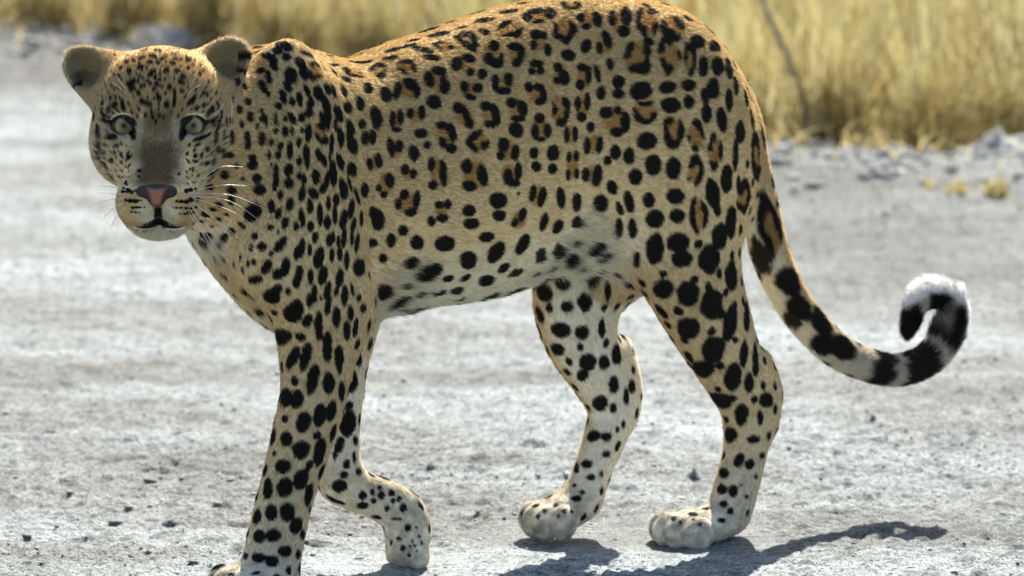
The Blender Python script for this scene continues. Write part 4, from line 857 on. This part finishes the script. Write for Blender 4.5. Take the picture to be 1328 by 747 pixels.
# ------------------------------------------------------------------ loose stones
def ico():
    f = (1 + 5 ** .5) / 2
    v = np.array([(-1, f, 0), (1, f, 0), (-1, -f, 0), (1, -f, 0), (0, -1, f), (0, 1, f), (0, -1, -f), (0, 1, -f), (f, 0, -1), (f, 0, 1), (-f, 0, -1), (-f, 0, 1)]); v /= np.linalg.norm(v[0])
    q = np.array([(0, 11, 5), (0, 5, 1), (0, 1, 7), (0, 7, 10), (0, 10, 11), (1, 5, 9), (5, 11, 4), (11, 10, 2), (10, 7, 6), (7, 1, 8), (3, 9, 4), (3, 4, 2), (3, 2, 6), (3, 6, 8), (3, 8, 9), (4, 9, 5), (2, 4, 11), (6, 2, 10), (8, 6, 7), (9, 8, 1)])
    return v, q
IV, IF = ico()
def ico2():
    v = list(map(tuple, IV)); cache = {}; out = []
    def mid_(a, b_):
        k = (min(a, b_), max(a, b_))
        if k not in cache: m = (np.array(v[a]) + v[b_]) / 2; m /= np.linalg.norm(m); v.append(tuple(m)); cache[k] = len(v) - 1
        return cache[k]
    for a, b_, c in IF:
        x, y, z = mid_(a, b_), mid_(b_, c), mid_(c, a); out += [(a, x, z), (b_, y, x), (c, z, y), (x, y, z)]
    return np.array(v), np.array(out)
IV2, IF2 = ico2()
def stones(pos, size, name):
    n = len(pos); V = np.tile(IV, (n, 1, 1)) * (1 + rng.normal(0, .16, (n, 12, 1)))
    sc = size[:, None] * np.stack([rng.uniform(.8, 1.4, n), rng.uniform(.7, 1.2, n), rng.uniform(.35, .6, n)], 1)
    V = V * sc[:, None, :]; a = rng.uniform(0, 6.28, n); ca, sa = np.cos(a)[:, None], np.sin(a)[:, None]
    V = np.stack([V[..., 0] * ca - V[..., 1] * sa, V[..., 0] * sa + V[..., 1] * ca, V[..., 2]], -1) + pos[:, None, :]
    Fc = IF[None] + (np.arange(n) * 12)[:, None, None]
    return set_mesh(name, V.reshape(-1, 3), Fc.reshape(-1, 3))
mst, t, o = new_mat('gravel_stone'); tcn = nd(t, 'ShaderNodeTexCoord'); geo = t.nodes.new('ShaderNodeNewGeometry')
rr_ = ramp(geo.outputs['Random Per Island'], [(0., (.20, .195, .175)), (.5, (.29, .285, .26)), (1., (.42, .415, .39))])
nn = nd(t, 'ShaderNodeTexNoise', Scale=160.0, Detail=5.0); t.links.new(tcn.outputs['Object'], nn.inputs['Vector']); rn_ = ramp(nn.outputs[0], [(.35, (.6, .6, .6)), (.65, (1.15, 1.15, 1.15))])
cm = mixn(rr_.outputs[0], rn_.outputs[0], 1.0, 'MULTIPLY'); b = nd(t, 'ShaderNodeBsdfPrincipled', Roughness=.85); t.links.new(cm.outputs[0], b.inputs['Base Color'])
bu = nd(t, 'ShaderNodeBump', Strength=.8, Distance=.002); t.links.new(nn.outputs[0], bu.inputs['Height']); t.links.new(bu.outputs[0], b.inputs['Normal']); t.links.new(b.outputs[0], o.inputs[0])
NS = 30000
xs_ = rng.uniform(-1.5, 1.5, NS); ys_ = -.6 + 3.8 * rng.random(NS) ** 1.4
k_ = vnoise(np.stack([xs_ * .6, ys_, ys_ * 0], 1), 6, 31) + rng.normal(0, .35, NS) > -.1; xs_, ys_ = xs_[k_], ys_[k_]
sz = .0012 + .0030 * rng.random(len(xs_)) ** 4
pos = np.stack([xs_, ys_, np.zeros(len(xs_))], 1); pos[:, 2] = ground_h(pos) - sz * .05
xv = rng.uniform(-4, 4, 5000); yv = edge_y(xv) - .25 + rng.normal(0, .22, 5000); sv = .004 + .016 * rng.random(5000) ** 3
pv = np.stack([xv, yv, np.zeros(5000)], 1); pv[:, 2] = ground_h(pv) + sv * .1
gr = mk('gravel', stones(np.concatenate([pos, pv]), np.concatenate([sz, sv]), 'gravel'), mst); gr['kind'] = 'stuff'
gr['label'] = 'loose pale grit and small stones scattered over the road'; gr['category'] = 'gravel'
# larger clods one can tell apart: photo position, width in px
CLODS = [(150, 677, 26), (92, 632, 24), (195, 617, 26), (167, 651, 16), (300, 612, 22), (35, 700, 24), (65, 560, 22), (285, 645, 30), (215, 672, 18), (60, 598, 16), (120, 735, 20), (215, 712, 22), (15, 610, 22), (305, 570, 16), (175, 540, 14), (250, 735, 20), (140, 625, 18), (20, 740, 26),
         (455, 692, 18), (470, 660, 14), (620, 664, 14), (465, 725, 20), (1105, 642, 12), (1060, 590, 14), (1240, 610, 16), (1290, 735, 22), (1180, 585, 12), (1215, 625, 22), (1010, 670, 12), (1300, 665, 14), (590, 640, 12), (610, 612, 14), (345, 590, 12), (260, 590, 14), (230, 560, 12)]
mc, t, o = new_mat('dirt_clod'); tcn = nd(t, 'ShaderNodeTexCoord'); nn = nd(t, 'ShaderNodeTexNoise', Scale=90.0, Detail=6.0, Roughness=.7); t.links.new(tcn.outputs['Object'], nn.inputs['Vector'])
rc2 = ramp(nn.outputs[0], [(.32, (.24, .235, .21)), (.5, (.37, .37, .345)), (.68, (.50, .51, .49))]); b = nd(t, 'ShaderNodeBsdfPrincipled', Roughness=.9); t.links.new(rc2.outputs[0], b.inputs['Base Color'])
bu = nd(t, 'ShaderNodeBump', Strength=1.0, Distance=.003); t.links.new(nn.outputs[0], bu.inputs['Height']); t.links.new(bu.outputs[0], b.inputs['Normal']); t.links.new(b.outputs[0], o.inputs[0])
def clod_mesh(seed):
    rs = np.random.default_rng(seed); v = IV2.copy(); v *= (1 + .22 * vnoise(v + seed * 3.1, 1.6, seed) + .14 * vnoise(v + seed, 3.7, seed + 1))[:, None]
    v *= np.array([1, .8, .27]); return set_mesh('dirt_clod', v, IF2)
cms = [clod_mesh(i) for i in range(6)]
for m_ in cms:
    m_.materials.append(mc)
for i, (a, b_, w_) in enumerate(CLODS):
    w_ = w_ * .8; p = G(a, b_); p = np.array([p]); r = w_ * .00097 * .46; z = ground_h(p)[0]
    ob = bpy.data.objects.new('dirt_clod', cms[i % 6]); col.objects.link(ob); ob.location = (p[0, 0], p[0, 1], z + r * .02); ob.scale = (r, r, r); ob.rotation_euler = (rng.normal(0, .1), rng.normal(0, .1), rng.uniform(0, 6.28))
    ob['label'] = 'small grey dirt clod lying loose on the pale gravel road'; ob['category'] = 'dirt clod'; ob['group'] = 'dirt clods on the gravel road'
# heaps of graded earth on the verge
def heap(px, py, wpx, hpx, label, seed):
    c = G(px, py); k = (c - CAM) @ vd / FX; rx = wpx * k / 2; hz = hpx * k
    n = 34; vs_ = []; fs_ = []
    for j in range(n):
        for i in range(n):
            x = (i / (n - 1) * 2 - 1); y = (j / (n - 1) * 2 - 1); vs_.append((x, y, 0))
    v = np.array(vs_); d = np.hypot(v[:, 0], v[:, 1]); v3 = v * np.array([rx, rx * .8, 1]); w3 = v3 + c * np.array([1, 1, 0])
    prof = np.clip(1 - d ** 2, 0, 1) ** 1.2
    z = hz * prof * (1 + .45 * vnoise(w3, 9, seed)) + prof * (.02 * vnoise(w3, 28, seed + 1) + .012 * np.abs(vnoise(w3, 60, seed + 2))) - .025 * (d > .99)
    w3[:, 2] = z + ground_h(w3 * np.array([1, 1, 0.])) - .004
    for j in range(n - 1):
        for i in range(n - 1): fs_.append((j * n + i, j * n + i + 1, (j + 1) * n + i + 1, (j + 1) * n + i))
    ob = mk('dirt_heap', set_mesh('dirt_heap', w3, np.array(fs_)), mc); ob['label'] = label; ob['category'] = 'dirt heap'; ob['group'] = 'heaps of graded earth along the verge'
heap(1305, 212, 140, 34, 'low heap of grey earth beside the single pale grass stalk', 41)
heap(215, 66, 110, 26, 'low grey earth heap at the grass edge behind the leopard\'s head', 43)
# ------------------------------------------------------------------ dry grass
mgs, t, o = new_mat('dry_grass'); geo = t.nodes.new('ShaderNodeNewGeometry'); at = nd(t, 'ShaderNodeAttribute', attribute_name='h')
rg = ramp(geo.outputs['Random Per Island'], [(0., (.27, .18, .07)), (.2, (.42, .32, .125)), (.5, (.53, .445, .20)), (.8, (.59, .53, .29)), (1., (.70, .65, .45))])
rh = ramp(at.outputs['Fac'], [(0., (.92, .80, .66)), (.45, (.84, .82, .75)), (1., (.72, .76, .72))])
cg = mixn(rg.outputs[0], rh.outputs[0], 1.0, 'MULTIPLY'); df = nd(t, 'ShaderNodeBsdfDiffuse'); tr = nd(t, 'ShaderNodeBsdfTranslucent'); t.links.new(cg.outputs[0], df.inputs[0]); t.links.new(cg.outputs[0], tr.inputs[0])
mx = nd(t, 'ShaderNodeMixShader', Fac=.55); t.links.new(df.outputs[0], mx.inputs[1]); t.links.new(tr.outputs[0], mx.inputs[2]); t.links.new(mx.outputs[0], o.inputs[0])
def blades(base, hgt, wid, lean, name):
    n = len(base); az = rng.uniform(0, 6.28, n); fa = rng.uniform(0, 6.28, n)
    wd = np.stack([np.cos(fa), np.sin(fa), np.zeros(n)], 1); ld = np.stack([np.cos(az), np.sin(az), np.zeros(n)], 1)
    rows = []
    for f, wf in ((0, 1), (.4, .85), (.75, .55), (1, .08)):
        c = base + ld * (lean * f ** 1.8 * hgt)[:, None] + np.array([0, 0, 1]) * (hgt * f * (1 - .25 * lean * f))[:, None]
        rows += [c - wd * (wid * wf)[:, None], c + wd * (wid * wf)[:, None]]
    V = np.stack(rows, 1); q = np.array([(0, 1, 3, 2), (2, 3, 5, 4), (4, 5, 7, 6)])
    me2 = set_mesh(name, V.reshape(-1, 3), (q[None] + (np.arange(n) * 8)[:, None, None]).reshape(-1, 4))
    a = me2.attributes.new('h', 'FLOAT', 'POINT'); a.data.foreach_set('value', np.tile(np.array([0, 0, .4, .4, .75, .75, 1, 1], np.float32), n))
    return me2
NB = 85000
bx = np.concatenate([rng.normal(0, 1.1, int(NB * .7)), rng.uniform(-7, 7, NB - int(NB * .7))]); dd = 9.0 * rng.random(NB) ** 1.9 - .06
# clumps: pull blades towards tuft centres
cl = rng.uniform(-1, 1, (NB, 2)); cell_ = np.floor(np.stack([bx / .16, dd / .22], 1)); hsh_ = np.sin(cell_ @ np.array([127.1, 311.7])) * 43758.5; off = np.stack([hsh_ - np.floor(hsh_), (hsh_ * 7.3) - np.floor(hsh_ * 7.3)], 1)
ctr = (cell_ + off) * np.array([.16, .22]); pl = .55 * rng.random(NB)[:, None] ** .6
bd = np.stack([bx, dd], 1) * (1 - pl) + ctr * pl; bx, dd = bd[:, 0], bd[:, 1]
by = edge_y(bx) + dd + vnoise(np.stack([bx, bx * 0, bx * 0], 1), 3.1, 51) * .12
gb = np.stack([bx, by, np.zeros(NB)], 1); gb[:, 2] = ground_h(gb) - .01
hh_ = rng.uniform(.18, .42, NB) * (.55 + .45 * sstep(-.05, .7, dd)) * (1 + .35 * vnoise(gb, 2.2, 52))
gm = blades(gb, hh_, rng.uniform(.0008, .0024, NB), np.abs(rng.normal(.25, .22, NB)), 'dry_grass')
dg = mk('dry_grass', gm, mgs); dg['kind'] = 'stuff'; dg['label'] = 'tall golden dry grass growing behind the gravel road'; dg['category'] = 'grass'
# litter of flattened straw at the foot of the grass
nl = 9000; lx = np.concatenate([rng.normal(0, 1.2, 6000), rng.uniform(-6, 6, 3000)]); lp = np.stack([lx, edge_y(lx) + rng.normal(.12, .22, nl), np.zeros(nl)], 1); lp[:, 2] = ground_h(lp)
ls = mk('straw_litter', blades(lp, rng.uniform(.03, .09, nl), rng.uniform(.001, .003, nl), rng.uniform(.6, 2.0, nl), 'straw_litter'), mgs); ls['kind'] = 'stuff'; ls['label'] = 'short fallen straw along the foot of the tall grass'; ls['category'] = 'straw'
def tuft(px, py, wpx, h, n, label):
    c = G(px, py); k = (c - CAM) @ vd / FX; p = np.tile(c, (n, 1)) + rng.normal(0, 1, (n, 3)) * np.array([wpx * k * .2, .015, 0]); p[:, 2] = ground_h(p) - .004
    ob = mk('grass_tuft', blades(p, rng.uniform(.4, 1, n) * h, rng.uniform(.0012, .0026, n), np.abs(rng.normal(.3, .25, n)), 'grass_tuft'), mgs)
    ob['label'] = label; ob['category'] = 'grass tuft'; ob['group'] = 'short yellow grass tufts on the verge'
tuft(1292, 258, 34, .034, 200, 'wider short yellow grass tuft on the gravel below the earth heap')
tuft(1240, 257, 30, .024, 150, 'thin short yellow grass tuft beside the wider tuft on the gravel')
tuft(1205, 250, 14, .022, 40, 'tiny yellow grass tuft on gravel, farthest from the earth heap')
# dry branch standing in the grass, single stalk
mb, t, o = new_mat('dry_wood'); nn = nd(t, 'ShaderNodeTexNoise', Scale=60.0, Detail=5.0); rb = ramp(nn.outputs[0], [(.3, (.12, .105, .085)), (.7, (.24, .21, .17))]); b = nd(t, 'ShaderNodeBsdfPrincipled', Roughness=.85); t.links.new(rb.outputs[0], b.inputs['Base Color']); t.links.new(b.outputs[0], o.inputs[0])
by0 = G(1040, 186)[1] + .03
br_ = bpy.data.objects.new('dry_branch', None); col.objects.link(br_); bb0 = P(1050, 150, by0); br_.location = (bb0[0], bb0[1], 0)
br_['label'] = 'bare grey branch leaning up out of the tall grass'; br_['category'] = 'branch'
def bchild(name, pts, r0, r1):
    v__, f__ = tube(catmull(pts, 4), r0, r1, 8); ob = mk(name, set_mesh(name, v__ - np.array(br_.location), f__), mb, br_); return ob
foot = P(1050, 150, by0); foot[2] = min(foot[2], .0) - .02
bchild('stem', [foot, P(1038, 112, by0), P(1024, 78, by0), P(1005, 40, by0), P(992, 8, by0), P(978, -45, by0 + .03), P(970, -110, by0 + .05), P(950, -170, by0 + .05)], .0048, .003)
bchild('twig', [P(1034, 100, by0), P(1022, 93, by0 - .01), P(1006, 90, by0 - .03)], .003, .0012)
bchild('twig', [P(984, -25, by0), P(1000, -60, by0 + .02), P(1008, -100, by0 + .03)], .003, .001)
sp0 = G(1291, 228); v__, f__ = tube(catmull([sp0 - Z * .01, P(1293, 195, sp0[1]), P(1294, 165, sp0[1] + .01), P(1292, 148, sp0[1] + .02)], 4), .0013, .0006, 5)
msl, t, o = new_mat('pale_stalk'); b = nd(t, 'ShaderNodeBsdfPrincipled', Roughness=.6); b.inputs['Base Color'].default_value = (.62, .54, .34, 1); t.links.new(b.outputs[0], o.inputs[0])
st_ = mk('grass_stalk', set_mesh('grass_stalk', v__, f__), msl); st_['label'] = 'single pale grass stalk standing on the gravel verge'; st_['category'] = 'grass stalk'
